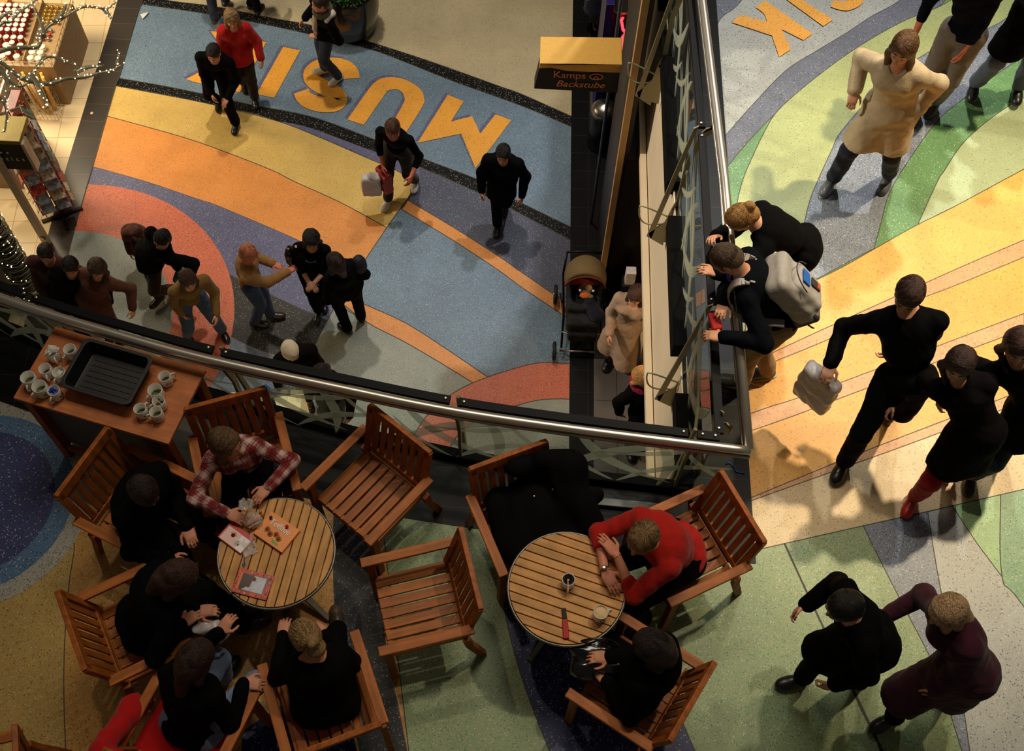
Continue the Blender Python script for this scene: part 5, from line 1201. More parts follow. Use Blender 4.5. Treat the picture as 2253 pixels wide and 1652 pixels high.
# leaning on the rail
r4,i4=upw('blond-bunned woman in black jacket leaning on the handrail beside the backpacker',172,(1722,640,0,5),(1716,600,0,-5),(1622,488),h=1.68,fem=True,pel=(2.02,4.72),pelz=.90,hair=(168,124,66),hairstyle='bun',top=(18,19,20),topkind='jacket',bottom=(20,20,24),hL=(1575,600,1.12),hR=(1575,520,1.12),look=(55,25,0),elbow=((-.2,.5,-.6),(-.2,-.5,-.6)),res=.0075,cres=.010,seed=31)
r5,i5=upw('man with a grey backpack and khaki trousers leaning over the handrail corner',178,(1612,838,0,-10),(1668,822,0,6),(1600,575),h=1.78,pelz=.92,hair=(96,74,56),hairstyle='crop',top=(16,20,30),topkind='jacket',bottom=(150,124,84),shoes=(60,58,56),shoe_sole=(190,186,176),hL=(1592,742,1.14),hR=(1590,672,1.14),look=(58,-6,0),elbow=((-.2,.7,-.4),(-.2,-.7,-.4)),res=.007,cres=.009,seed=32,curl=(.9,.9),girth=1.05)
# ---- seated at the tables
def sit(label,x,y,yaw,head,hL,hR,fL,fR,**k):
    kw=dict(res=.007,cres=.009,pose='sit',pelz=.535); kw.update(k); return human(label,yaw,0,fL,fR,head,pel=(x,y),hL=hL,hR=hR,**kw)
rs1,is1=sit('girl in a red and white plaid shirt sitting by the sideboard, looking right',-1.715,3.06,-70,(492,985),(590,1072,.80),(500,1128,.80),(610,1170),(520,1200),h=1.62,fem=True,hair=(104,78,50),hairstyle='long',top=(150,30,30),topkind='shirt',topm=plaid('plaid_cotton',(128,14,18),(206,178,166),(56,10,12)),look=(6,46,0),elbow=((-.1,.8,-.3),(-.1,-.9,-.2)),bottom=(16,16,18),skin=PINK,seed=41,curl=(.6,.5))
rs2,is2=sit('short-haired person in black at the left table, next to the plaid shirt',-2.36,2.72,-26,(318,1078),(412,1160,.66),(372,1232,.66),(470,1190),(430,1270),h=1.70,hair=(44,30,24),hairstyle='short',top=(12,12,13),topkind='sweater',look=(42,-22,0),bottom=(14,14,15),skin=PINK,seed=42,girth=1.30)
rs3,is3=sit('brown-haired person in dark navy bending forward over a white plastic bag',-2.21,1.94,26,(382,1272),(432,1345,.76),(400,1372,.78),(545,1345),(560,1372),h=1.72,fem=True,hair=(64,38,30),hairstyle='long',top=(11,12,17),topkind='sweater',look=(55,-10,0),bottom=(13,13,15),shoes=(52,34,24),skin=PINK,seed=43,girth=1.22,handdir=((1,-.3,-.1),(1,.2,.1)))
rs4,is4=sit('long-haired person in black top and pale jeans sitting on a red coat',-1.80,1.34,66,(425,1455),(484,1392,.82),(538,1500,.69),(505,1475),(545,1525),h=1.68,fem=True,hair=(50,28,18),hairstyle='long',top=(12,11,12),topkind='sweater',look=(50,-12,0),bottom=(118,134,164),skin=PINK,seed=44,handdir=((1,-.1,.2),(.3,-1,-.1)),knee=((.4,-.3,1.5),(.7,-.9,1.2)),elbow=((-.3,.4,-.6),(-.7,-.35,-.6)),girth=1.15)
rs5,is5=sit('blond woman with a hair bun in a black sweater, her back to the picture bottom',-1.02,1.50,108,(688,1408),(622,1400,.66),(716,1398,.62),(640,1370),(742,1365),h=1.70,fem=True,hair=(150,118,74),hairstyle='bun',top=(13,13,14),topkind='sweater',look=(38,28,0),bottom=(14,14,16),shoes=(92,72,56),boots=True,skin=PINK,seed=45,girth=1.25,elbow=((-.6,.5,-.5),(-.6,-.5,-.5)))
rs6,is6=sit('man in a red shirt with folded arms resting on the right table',1.12,2.56,208,(1412,1182),(1357,1222,.83),(1330,1256,.795),(1395,1375),(1330,1310),h=1.78,hair=(128,98,62),hairstyle='short',top=(172,26,16),topkind='sweater',look=(26,26,0),bottom=(14,14,15),skin=(206,132,104),seed=46,sleeve=.66,elbow=((.6,.55,-.55),(.5,-.9,-.5)),handdir=((.25,-1,.25),(-.05,1,-.05)),curl=(.25,.35),girth=1.22,palm=((.3,.1,-1),(0,0,-1)))
rs7,is7=sit('person in a black hooded jacket at the right table with a shiny black handbag',.83,1.67,148,(1462,1432),(1335,1500,.66),(1340,1445,.72),(1330,1400),(1290,1440),h=1.70,fem=True,hair=(34,20,16),hairstyle='bob',top=(11,11,11),topkind='jacket',look=(48,10,0),bottom=(12,12,13),skin=PINK,seed=47,hood=True,girth=1.35)
# ================================================================ things carried, worn or laid down
black_leather=mat('black_patent_leather',(16,15,15),.22,var=.2,coat=.6); grey_nylon=mat('grey_nylon',(168,162,154),.6,var=.06,bump=.15,bscale=60); dark_nylon=mat('dark_grey_nylon',(54,52,56),.6); blue_n=mat('blue_nylon',(20,104,200),.55)
def V3(p): return np.array(p,float)
def blobthing(name,label,cat,parts,m,h=.009,smooth=1,rip=(.003,40,1),lo=None,hi=None,planes=(),group=None):
    pts=np.array([p for q in parts for p in ([q[1],q[2]] if q[0]=='cap' else [q[1]])],float); mx=max(max(q[3:5]) if q[0]=='cap' else max(q[2]) for q in parts)+.05
    F=Field(pts.min(0)-mx,pts.max(0)+mx,h)
    for q in parts:
        if q[0]=='cap': F.cap(q[1],q[2],q[3],q[4],q[5] if len(q)>5 else .02)
        elif q[0]=='ell': F.ell(q[1],q[2],q[3] if len(q)>3 else None,q[4] if len(q)>4 else .02)
        elif q[0]=='box': F.box(q[1],q[2],q[3] if len(q)>3 else None,.015,q[4] if len(q)>4 else .02)
    if rip: F.ripple(*rip)
    for p,n in planes: F.plane(p,n)
    o=F.mesh(name,m,None,smooth); return setp(o,label,cat,group)
# backpack on the leaning man
I=i5; B=I['nb']*.42+I['pel']*.58-I['tf']*.175; TM=np.stack([I['tf'],I['tl'],I['tup']],1)
bp=thing('backpack','light grey backpack with blue patch on the back of the leaning man','backpack',tuple(B))
F=Field(B-.42,B+.42,.008); F.box(B-I['tf']*.02,(.085,.155,.235),TM,.05,.02); F.box(B-I['tf']*.10-I['tup']*.04,(.05,.115,.15),TM,.04,.03); F.ripple(.002,40,3); relparent(F.mesh('main_pocket',grey_nylon,None,1),bp)
F=Field(B-.42,B+.42,.008); F.box(B-I['tf']*.01-I['tup']*.20,(.09,.15,.05),TM,.03,.02); relparent(F.mesh('base_panel',dark_nylon,None,1),bp)
for s_ in (1,-1):
    sh_=I['nb']+I['tl']*s_*.10; pts=[B+I['tup']*.20+I['tl']*s_*.08+I['tf']*.06, sh_+I['tup']*.030-I['tf']*.04, sh_+I['tup']*.040+I['tf']*.04, sh_-I['tup']*.06+I['tf']*.135, I['nb']-I['tup']*.22+I['tl']*s_*.15+I['tf']*.15, B-I['tup']*.12+I['tl']*s_*.165+I['tf']*.10]
    mb=MB(); q=smooth_line([tuple(p) for p in pts],5)
    for a,b in zip(q[:-1],q[1:]): mb.bar(a,b,.055,.012,up=tuple(I['tf']*.5+I['tup']))
    relparent(mb.build('shoulder_strap',grey_nylon,None),bp)
def panel(c,u,v,w,h_,t,m,nm,root):
    M=Matrix((Vector(u),Vector(v),Vector(np.cross(u,v)))).transposed(); o=MB().box(c,(w,h_,t),M=M).build(nm,m,None,bevel=.002); relparent(o,root); return o
panel(B-I['tf']*.158+I['tup']*.05,I['tl'],I['tup'],.10,.075,.010,blue_n,'blue_patch',bp)
panel(B-I['tf']*.158-I['tup']*.07-I['tl']*.02,I['tl'],I['tup'],.06,.10,.008,dark_nylon,'mesh_pocket',bp); panel(B-I['tf']*.164-I['tup']*.10-I['tl']*.02,I['tl'],I['tup'],.045,.03,.006,mat('orange_tab',(210,80,40),.5),'orange_tab',bp)
mb=MB(); mb.tube([Vector(B-I['tf']*.155+I['tl']*(.115*math.cos(a))+I['tup']*(.16*math.sin(a)+.01)) for a in np.linspace(.2,2.9,14)],.004,6); relparent(mb.build('zip',dark_nylon,None),bp)
for s_ in (1,-1):
    q=[B+I['tl']*s_*.14-I['tup']*.20,B+I['tl']*s_*.15-I['tup']*.27-I['tf']*.02,B+I['tl']*s_*.11-I['tup']*.33]; relparent(MB().tube([tuple(p) for p in q],.006,6).build('buckle_strap',dark_nylon,None),bp)
# blue collar of his jacket
nb=I['nb']; relparent(MB().tube([tuple(nb+I['tup']*.035+I['tf']*.062*math.cos(a)+I['tl']*.072*math.sin(a)+I['tf']*.02) for a in np.linspace(0,2*PI,20,endpoint=False)],.009,6,closed=True).build('collar',mat('royal_blue_trim',(30,80,200),.6),None),r5)
# red phone case he holds over the rail
c=(I['wr'][0]+I['wr'][1])/2+V3((-.05,0,-.01)); o=MB().box(tuple(c),(.07,.13,.035),rz=.2).build('camera',redm,None,bevel=.01); setp(o,'small red camera held by the man with the backpack','camera')
# white trainers stripes
# carried bags
def hang(label,name,cat,wrist,m,w=.13,h_=.17,d=.06,drop=.28,seed=1):
    c=V3(wrist)+V3((0,0,-drop)); F=Field(c-.3,c+.36,.010); F.box(c,(w,d,h_),np.array(Matrix.Rotation(seed*1.1,3,'Z')),.03,.02); F.cap(c+V3((0,0,h_*.8)),V3(wrist)+V3((0,0,-.08)),.05,.012,.05); F.ripple(.006,32,seed); o=F.mesh(name,m,None,1); return setp(o,label,cat)
plastic_w=mat('white_plastic_bag',(206,198,196),.35,var=.08,alpha=.92); red_bag=mat('red_paper_bag',(150,30,30),.5,var=.1); teal=mat('teal_bag',(20,128,112),.5,var=.1)
hang('red carrier bag in the hand of the walker in white trainers','carrier_bag','bag',inf5['wr'][1],red_bag,.12,.17,.06,.30,2)
c=inf5['wr'][1]+V3((-.16,-.05,0)); hang('white carrier bag beside the red one, walker in white trainers','carrier_bag','bag',c,plastic_w,.12,.17,.06,.33,3)
c=inf13['wr'][1]; hang('teal bag in the hand of the person inside the salmon ring','carrier_bag','bag',c,teal,.11,.13,.05,.20,4)
# find the bending walker by its label to hang his white bag
def by(lbl): return next(o for o in bpy.data.objects if o.get('label','').startswith(lbl))
w_=i6u['wr'][1]; hang('translucent white carrier bag of the dark walker bending forward','carrier_bag','bag',w_,plastic_w,.14,.18,.06,.34,5)
I=inf7; c=I['sh'][1]*.5+I['pel']*.5+I['tl']*-.16; o=blobthing('shoulder_bag','black shoulder bag at the hip of the clasped-hands woman','bag',[('ell',tuple(c),(.06,.10,.15))],black_leather)
I=inf8; c=I['sh'][1]+I['tl']*-.07-I['tup']*.06-I['tf']*.02; o=blobthing('shoulder_bag','navy rucksack on the right shoulder of the brown-haired woman','bag',[('ell',tuple(c),(.09,.09,.14))],mat('navy_nylon',(18,22,34),.7))
# jacket front of the scarf man: white panel and hood
I=inf; 
rel=MB(); c0=I['nb']+I['tf']*.10-I['tup']*.04
F=Field(I['pel']-.4,I['nb']+.35,.010); TM=np.stack([I['tf'],I['tl'],I['tup']],1)
F.cap(I['nb']-I['tup']*.05+I['tf']*.115,I['pel']+I['tup']*.06+I['tf']*.135,.035,.035,.01); F.box(I['pel']+I['tf']*.135,(.018,.045,.05),TM,.01,.01); relparent(F.mesh('sweater_panel',cloth_m((206,200,190)),None,1),rt)
F=Field(I['nb']-.3,I['nb']+.3,.010); F.cap(I['nb']-I['tf']*.06+I['tl']*.10+I['tup']*.03,I['nb']+I['tf']*.03+I['tl']*.13+I['tup']*.01,.035,.03,.02); F.cap(I['nb']-I['tf']*.08-I['tl']*.06+I['tup']*.03,I['nb']-I['tf']*.08+I['tl']*.10+I['tup']*.03,.04,.04,.02); F.ripple(.003,40,2); relparent(F.mesh('hood',cloth_m((212,206,196)),None,1),rt)
# beads and bracelet of the clasped-hands woman
I=inf7; mb=MB()
for k in range(9): a=-.9+k*.22; mb.ball(tuple(I['nb']+I['tf']*(.135)+I['tl']*.05*math.sin(a*1.6)-I['tup']*(.09+.05*math.cos(a*1.6))),.008,0,5)
relparent(mb.build('necklace',steel,None),rt7)
# watch, ring and bracelet of the man in red
I=is6; w0,fd,pn,thd=I['hand'][1]; c=w0-fd*.012; M=Matrix((Vector(fd),Vector(thd),Vector(-pn))).transposed()
wt=MB(); wt.lathe(tuple(c-pn*.030),[(0,0),(.017,0),(.018,.006),(.015,.009),(0,.009)],20,M=M@Matrix.Rotation(0,3,'X')); o=wt.build('watch_case',steel,None); relparent(o,rs6)
ring=[tuple(c+thd*.031*math.cos(a)+pn*.029*math.sin(a)) for a in np.linspace(0,2*PI,20,endpoint=False)]; relparent(MB().tube(ring,.005,6,closed=True).build('watch_strap',steel,None),rs6)
w0,fd,pn,thd=I['hand'][0]; ring=[tuple(w0-fd*.005+thd*.030*math.cos(a)+pn*.026*math.sin(a)) for a in np.linspace(0,2*PI,20,endpoint=False)]; relparent(MB().tube(ring,.0022,6,closed=True).build('bracelet',gold,None),rs6)
c=w0+fd*.115-thd*.0105; relparent(MB().tube([tuple(c+thd*.010*math.cos(a)+pn*.010*math.sin(a)) for a in np.linspace(0,2*PI,12,endpoint=False)],.0016,5,closed=True).build('ring',gold,None),rs6)
# hair tie of the blond woman
I=is5; c=I['hc']-I['HF']*.098+I['HU']*.035; relparent(MB().tube([tuple(c+I['HL']*.026*math.cos(a)+I['HU']*.026*math.sin(a)) for a in np.linspace(0,2*PI,14,endpoint=False)],.005,6,closed=True).build('hair_tie',gold,None),rs5)
# black coat heaped on the chair by the right table
cc=V3((.137,2.685,0)); f_=V3((math.cos(R(-65.5)),math.sin(R(-65.5)),0)); l_=V3((-f_[1],f_[0],0)); U_=lambda a,b,z: tuple(cc+f_*a+l_*b+V3((0,0,z)))
coat_parts=[('cap',U_(-.26,.02,.88),U_(-.26,.26,.80),.05,.06,.05),('cap',U_(-.24,.18,.92),U_(-.14,.36,.90),.05,.09,.08),('ell',U_(-.05,.10,.62),(.24,.24,.16),None,.08),('ell',U_(.10,-.02,.56),(.22,.22,.13),None,.08),('cap',U_(-.10,.30,.84),U_(.18,.34,.66),.10,.11,.08),('cap',U_(.05,.36,.70),U_(.02,.46,.66),.07,.06,.05),('cap',U_(.22,.16,.58),U_(.30,-.04,.52),.12,.10,.08),('cap',U_(-.20,-.12,.60),U_(.05,-.14,.52),.08,.10,.07),('cap',U_(.24,.34,.60),U_(.28,.30,.36),.08,.06,.05)]
o=blobthing('coat','big black coat heaped over an armchair at the right table','coat',coat_parts,cloth_m((20,20,22)),.012,1,(.008,17,5))
for px_,py_ in ((1217,1068),(1176,1083)):
    p=P(px_,py_,.86); b_=MB().ball((0,0,0),.006,0,6).build('button',wp); b_.location=(p.x,p.y,.80); b_.parent=o
p=P(1170,1192,.60); o=MB().box((p.x,p.y,.60),(.12,.07,.004),rz=.2).build('paper_sheet',paper,None); setp(o,'pale sheet of paper showing between black coat and right table','paper')
# red coat hanging over the long-haired sitter's chair
cc=V3((-1.79,1.35,0)); f_=V3((math.cos(R(70)),math.sin(R(70)),0)); l_=V3((-f_[1],f_[0],0))
red_parts=[('box',U_(-.345,.02,.88),(.05,.27,.05),np.array(Matrix.Rotation(R(70),3,'Z')),.04),('box',U_(-.37,.0,.66),(.03,.28,.24),np.array(Matrix.Rotation(R(70),3,'Z')),.04),('box',U_(-.13,.02,.49),(.20,.24,.035),np.array(Matrix.Rotation(R(70),3,'Z')),.04),('cap',U_(-.34,.30,.86),U_(-.05,.34,.62),.06,.07,.05),('cap',U_(-.05,.34,.62),U_(.02,.36,.40),.06,.05,.04),('cap',U_(-.33,-.20,.89),U_(-.28,-.30,.80),.07,.08,.06),('cap',U_(-.30,.36,.60),U_(-.28,.38,.35),.07,.07,.05)]
o=blobthing('red_coat','bright red coat draped over the back of the chair at bottom left','coat',red_parts,cloth_m((184,18,20)),.011,1,(.006,20,8))
# white plastic bag between the two bending sitters
p=P(455,1378,.74); o=blobthing('plastic_bag','crinkled white plastic bag held between the two bending sitters','bag',[('ell',(p.x,p.y,.70),(.085,.06,.05)),('ell',(p.x+.08,p.y-.02,.69),(.06,.05,.05)),('cap',(p.x-.05,p.y+.04,.72),(p.x-.1,p.y+.06,.74),.03,.012)],plastic_w,.007,0,(.009,45,3))
# handbag on the lap of the hooded person
p=P(1318,1432,.70); hb=thing('handbag','shiny black handbag on the lap of the hooded person at the right table','bag',(p.x,p.y,.62))
F=Field((-.28,-.24,-.16),(.28,.24,.22),.009); F.box((0,0,0),(.17,.09,.10),np.array(Matrix.Rotation(R(-30),3,'Z')),.05,.02); F.ell((-.08,-.08,.0),(.10,.08,.09),None,.04); F.ripple(.006,34,6); F.mesh('bag_body',black_leather,None,1).parent=hb
MB().tube([(.12*math.cos(a)-.01,.03+.02*math.sin(a),.08+.085*math.sin(a)) for a in np.linspace(-.1,PI+.1,14)],.007,8).build('handle',black_leather,hb)
for a in ((-.10,.06,.10),(.06,.02,.10),(-.13,-.10,.06)): MB().ball(a,.006,0,6).build('stud',steel,hb)
# bag and toys on the plaid girl's chair
p=P(622,1020,.55); o=blobthing('shoulder_bag','dark brown bag beside the plaid girl on her chair','bag',[('ell',(p.x,p.y,.50),(.09,.12,.07)),('ell',(p.x+.05,p.y-.09,.50),(.09,.08,.06))],mat('dark_brown_cloth',(34,24,22),.9),.009)
p=P(618,1012,.62); o=blobthing('purple_glove','violet knitted glove on the dark bag beside the plaid girl','glove',[('ell',(p.x,p.y,.60),(.035,.045,.025)),('cap',(p.x,p.y,.61),(p.x+.03,p.y+.06,.63),.018,.014)],cloth_m((72,56,130)),.006,1,(.003,60,2))
p=P(624,1042,.60); o=blobthing('woollen_tassel','cream woollen pompom hanging by the violet glove','pompom',[('ell',(p.x,p.y,.585),(.022,.036,.02))],cloth_m((206,192,160)),.005,1,(.003,90,2))
p1=P(1597,1023,.02);p2=P(1620,1032,.02); o=MB().tube([(p1.x,p1.y+.01,.02),(p1.x+.03,p1.y+.02,.02),(p1.x+.06,p1.y-.01,.02),(p2.x+.0,p2.y-.02,.02),(p2.x+.06,p2.y-.03,.02)],.004,6).build('ribbon',mat('blue_cord',(20,70,190))); setp(o,'curled blue ribbon lying on the black tiles by the balustrade corner','ribbon')
# ================================================================ lower floor furnishings
# column with timber corner and bakery sign
brown=mat('dark_bronze_cladding',(34,24,20),.5,.1,var=.5,scale=3,stretch=(1,1,.3)); mesh_dark=tiles('dark_mesh_cladding',(26,20,16),(46,34,24),.05,.05,.003,.4)
tan=mat('tan_edge_trim',(186,146,92),.5,var=.08,scale=4)
col=thing('column','dark clad column with tan corner strip rising from the lower floor','column',(1.25,8.1,LOW+.006))
MB().box((-.20,.03,4.2),(.08,1.22,8.4)).box((.04,.03,1.38),(.40,1.22,2.76)).build('cladding',brown,col)
mb=MB(); mb.box((.12,-.60,1.38),(.60,.04,2.76)); mb.build('mesh_front',mesh_dark,col)
MB().box((-.245,-.60,4.2),(.065,.06,8.4)).build('corner_strip',tan,col,bevel=.004)
MB().tube([(-.32,.66,0),(-.32,.66,8.4)],.018,8).build('downpipe',mat('blue_grey_pipe',(96,100,124),.4,.5),col)
# sign bracketed off the column: dark face with bakery lettering under a yellow hood
yel=mat('sign_yellow',(206,158,72),.5,var=.05); sblack=mat('sign_black',(12,11,11),.45)
Y0=7.75
sg=thing('bakery_sign','black bakery sign with bronze lettering and yellow hood on the dark column','sign',(.55,Y0,-.9))
def q3(px,py,Y=Y0): p=PY(px,py,Y); return p-Vector((.55,Y0,-.9))
a,b,c,d=q3(1190,137),q3(1366,143),q3(1358,205),q3(1175,195)
MB().prism([a,b,c,d],(0,.14,0)).build('sign_face',sblack,sg,bevel=.003)
e1=PY(1187,128,Y0-.03)-Vector((.55,Y0,-.9)); 
zt=a.z; MB().prism([Vector((a.x-.012,-.05,zt-.03)),Vector((a.x+.10,-.05,zt-.015)),Vector((a.x+.25,-.05,zt-.05)),Vector((b.x,-.05,zt-.045)),Vector((b.x,-.05,zt+.09)),Vector((a.x+.25,-.05,zt+.08)),Vector((a.x-.005,-.05,zt+.06))],(0,.04,0)).build('hood_lower',yel,sg,bevel=.004)
MB().prism([Vector((a.x-.012,-.10,zt+.06)),Vector((a.x+.25,-.10,zt+.095)),Vector((b.x,-.10,zt+.09)),Vector((b.x,-.10,zt+.12)),Vector((a.x-.012,-.10,zt+.09))],(0,.34,0)).build('hood_top',yel,sg,bevel=.006)
MT=Matrix((Vector((1,0,0)),Vector((0,0,1)),Vector((0,-1,0)))).transposed()
bz=mat('bronze_lettering',(216,136,92),.5,var=.05)
tx=a.x+.30; text_mesh('lettering_name','Kamps',.115,bz,(tx-.02,-.006,zt-.150),MT,.003,sg)
o=text_mesh('lettering_script','Backstube',.115,bz,(tx+.10,-.006,zt-.268),MT@Matrix(((1,.3,0),(0,1,0),(0,0,1))),.002,sg)
mb=MB(); cx0=tx+.235; 
mb.tube([(cx0+.062*math.cos(t),-.010,zt-.150+.036*math.sin(t)) for t in np.linspace(-2.6,5.0,26)],.0065,6); mb.tube([(cx0+.020*math.cos(t),-.011,zt-.165+.018*math.sin(t)) for t in np.linspace(0,2*PI,14,endpoint=False)],.006,6,closed=True); mb.build('pretzel_emblem',bz,sg)
# shop front goods behind: blue panel, silver display frames, red neon, bin
b0=P(1311,270,LOW+.03); o=thing('blue_banner','tall blue advertising panel standing at the shop front','panel',(b0.x,b0.y,LOW+.006))
MB().box((.0,.35,1.05),(.10,.70,2.1)).build('blue_board',mat('deep_blue_panel',(34,24,110),.4,var=.05),o,bevel=.004); MB().box((0,.35,.03),(.16,.74,.06)).build('foot',steel,o)
for k,(px_,py_,h_) in enumerate(((1326,262,1.9),(1348,150,2.0))):
    b0=P(px_,py_,LOW+.03); t=thing('display_case','silver framed glass display case, '+('nearer one' if k==0 else 'farther one')+' behind the bakery sign','display case',(b0.x+.06,b0.y+.25,LOW+.006),0,'silver display cases')
    MB().box((0,0,.10),(.20,.5,.20)).build('plinth',steel,t); mb=MB()
    for a in(-.09,.09):
        for b in (-.24,.24): mb.box((a,b,h_/2),(.02,.02,h_))
    for z in (.22,.8,1.3,h_): mb.box((-.09,0,z),(.02,.5,.02)); mb.box((.09,0,z),(.02,.5,.02)); mb.box((0,-.24,z),(.2,.02,.02)); mb.box((0,.24,z),(.2,.02,.02))
    mb.build('frame',steel,t); MB().box((0,0,h_/2+.1),(.16,.46,h_-.25)).build('dark_interior',mat('showcase_interior',(40,36,34),.3),t)
    for z in (.5,1.0,1.5): MB().box((-.06,-.1,z),(.05,.12,.10)).build('shown_goods',mat('pale_goods',(150,146,140),.5),t)
neon=mat('red_neon',(255,60,70),.4,emit=(255,50,60),estr=3.0)
b0=P(1372,60,-2.6); o=MB().tube([(b0.x+.03*math.sin(k*1.9),b0.y-.5+k*.10,-2.6+.04*math.cos(k*1.9)) for k in range(13)],.02,6).build('neon_zigzag',neon); setp(o,'red glowing zigzag neon tube beyond the bakery sign','neon light')
b0=P(1320,325,LOW+.03); t=thing('litter_bin','rounded steel litter bin at the foot of the shop front','bin',(b0.x,b0.y+.08,LOW+.006))
MB().lathe((0,0,0),[(.15,0),(.17,.03),(.17,.62),(.15,.64)],20).build('bin_body',mat('dark_bin',(24,22,22),.3,.3),t); MB().lathe((0,0,.63),[(.17,0),(.165,.07),(.10,.13),(0,.15)],20).build('bin_lid',steel,t)
# bright bakery interior strip, boxes
warm=mat('warm_counter_front',(240,206,150),.5,var=.04); 
b0=P(1412,740,-3.4); o=thing('bakery_counter','bright cream bakery counter edge under the slab right of the stroller','counter',(1.66,6.75,LOW+.006)); MB().box((0,0,.5),(.26,1.3,1.0)).build('counter_front',warm,o); MB().box((0,0,1.02),(.32,1.36,.04)).build('counter_top',mat('pale_counter_top',(226,212,186),.3),o)
for k in range(4):
    p=P(1405,605+k*14,-3.2); bb=MB().box((0,0,0),(.11,.10,.05)).build('white_box',mat('white_goods_box',(220,214,210),.5)); bb.location=(1.30,7.28-k*.0,LOW+.95+k*.056); setp(bb,'small white box in the stack beside the column foot','box','white boxes stacked by the column')
pd=MB().box((0,0,.46),(.16,.16,.92)).build('pedestal',sblack); pd.location=(1.30,7.28,LOW+.006); setp(pd,'black pedestal carrying small white boxes beside the column','pedestal')
# ---------------- planter
pp=P(768,88,LOW); pl=thing('planter','large round black planter with a clipped green bush at the top edge','planter',(pp.x,pp.y+.22,LOW+.006))
MB().lathe((0,0,0),[(.30,0),(.38,.12),(.44,.45),(.43,.75),(.40,.80),(.37,.78),(.37,.70),(0,.70)],40).build('pot',mat('black_glazed_pot',(20,19,18),.25,var=.2,coat=.4),pl)
F=Field((-.6,-.6,.55),(.6,.6,1.35),.02); F.ell((0,0,.85),(.42,.40,.26)); 
for k in range(22): a=k*2.4; r_=.34*math.sqrt((k%11)/11); F.ell((r_*math.cos(a),r_*math.sin(a),.95+.08*math.sin(k)),(.11,.10,.09),None,.03)
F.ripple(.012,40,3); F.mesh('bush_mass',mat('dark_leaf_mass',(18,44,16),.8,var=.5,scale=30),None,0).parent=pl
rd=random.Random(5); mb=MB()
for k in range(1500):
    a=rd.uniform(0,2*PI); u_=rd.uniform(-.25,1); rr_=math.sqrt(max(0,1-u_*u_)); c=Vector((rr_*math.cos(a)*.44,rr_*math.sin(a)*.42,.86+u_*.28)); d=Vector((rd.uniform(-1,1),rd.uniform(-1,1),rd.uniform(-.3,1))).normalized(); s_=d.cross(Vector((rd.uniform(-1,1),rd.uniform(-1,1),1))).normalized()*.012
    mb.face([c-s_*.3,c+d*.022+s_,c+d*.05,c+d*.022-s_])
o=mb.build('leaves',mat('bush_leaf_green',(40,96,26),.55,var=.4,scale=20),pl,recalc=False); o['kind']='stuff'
# ---------------- pushchair
sp_=P(1294,700,LOW+.3); st=thing('pushchair','olive hooded pushchair with a red toy bar standing on the black tiles','pushchair',(.80,7.22,LOW+.006),R(-90))
khaki=mat('olive_canvas',(108,88,54),.85,var=.08,bump=.2); blkc=mat('black_canvas',(16,15,16),.8,var=.1,bump=.2); rub=mat('black_rubber',(18,18,18),.7)
F=Field((-.5,-.32,.55),(.3,.32,1.25),.010); F.ell((-.12,0,.86),(.26,.245,.27),None,.02); F.ell((.02,0,.80),(.25,.225,.235),None,.01,'sub'); F.box((.12,0,.75),(.13,.4,.6),None,.01,.01,'sub'); F.plane((0,0,.74),(0,0,-1)); F.mesh('hood',khaki,None,1).parent=st
MB().tube([(-.005,.235*math.cos(a),.80+.25*math.sin(a)) for a in np.linspace(.1,PI-.1,16)],.009,6).build('hood_rim',mat('rust_piping',(120,50,30),.6),st)
F=Field((-.5,-.36,.2),(.6,.36,.9),.010); F.box((-.06,0,.60),(.28,.20,.10),None,.04,.03); F.box((.22,0,.52),(.16,.19,.10),None,.05,.05); F.box((.36,0,.38),(.06,.17,.08),None,.03,.03); F.box((-.05,0,.72),(.17,.14,.10),None,.03,.01,'sub'); F.ripple(.004,30,2); F.mesh('seat_body',blkc,None,1).parent=st
F=Field((-.2,-.3,.55),(.4,.3,.85),.010); F.cap((.10,.06,.70),(.26,.16,.66),.07,.08,.04); F.ripple(.008,25,4); F.mesh('blanket',cloth_m((26,24,34)),None,1).parent=st
mb=MB()
for s_ in (1,-1): mb.tube([(-.40,s_*.22,.96),(-.26,s_*.25,.72),(.10,s_*.22,.40),(.42,s_*.23,.16)],.014,8); mb.tube([(-.35,s_*.25,.14),(-.05,s_*.25,.46),(.06,s_*.25,.60)],.014,8)
mb.tube([(-.40,.22,.96),(-.41,0,.97),(-.40,-.22,.96)],.016,8); mb.build('frame',mat('black_tube_frame',(20,20,22),.3,.6),st)
MB().tube([(.44,.25,.13),(.44,-.25,.13)],.012,8).build('front_axle',steel,st); MB().tube([(.30,.24,.34),(.40,0,.34),(.30,-.24,.34)],.012,8).build('footrest_bar',steel,st)
for (x,y,r_) in ((.44,.31,.115),(.44,-.31,.115),(-.35,.31,.125),(-.35,-.31,.125)):
    w_=MB().lathe((x,y,r_),[(.03,-.02),(r_-.02,-.022),(r_,-.012),(r_,.012),(r_-.02,.022),(.03,.02)],28,M=Matrix.Rotation(R(90),3,'X')).build('wheel',rub,st); MB().lathe((x,y,r_),[(0,-.025),(.035,-.024),(.035,.024),(0,.025)],16,M=Matrix.Rotation(R(90),3,'X')).build('hub',steel,w_)
ty=P(1298,652,LOW+.85); M_=Matrix.Identity(3)
t=thing('soft_toy','round lilac and orange soft toy lying under the pushchair hood','soft toy',(.81,7.26,LOW+.76))
lil=mat('lilac_plush',(130,100,110),.9,bump=.3); orp=mat('orange_plush',(220,110,50),.9); grp=mat('green_plush',(120,140,60),.9)
MB().ball((0,0,0),.085,0,14,(1,1,.6)).build('toy_body',lil,t); MB().ball((.03,-.01,.035),.042,0,10).build('toy_face',mat('cream_plush',(214,190,140),.9),t)
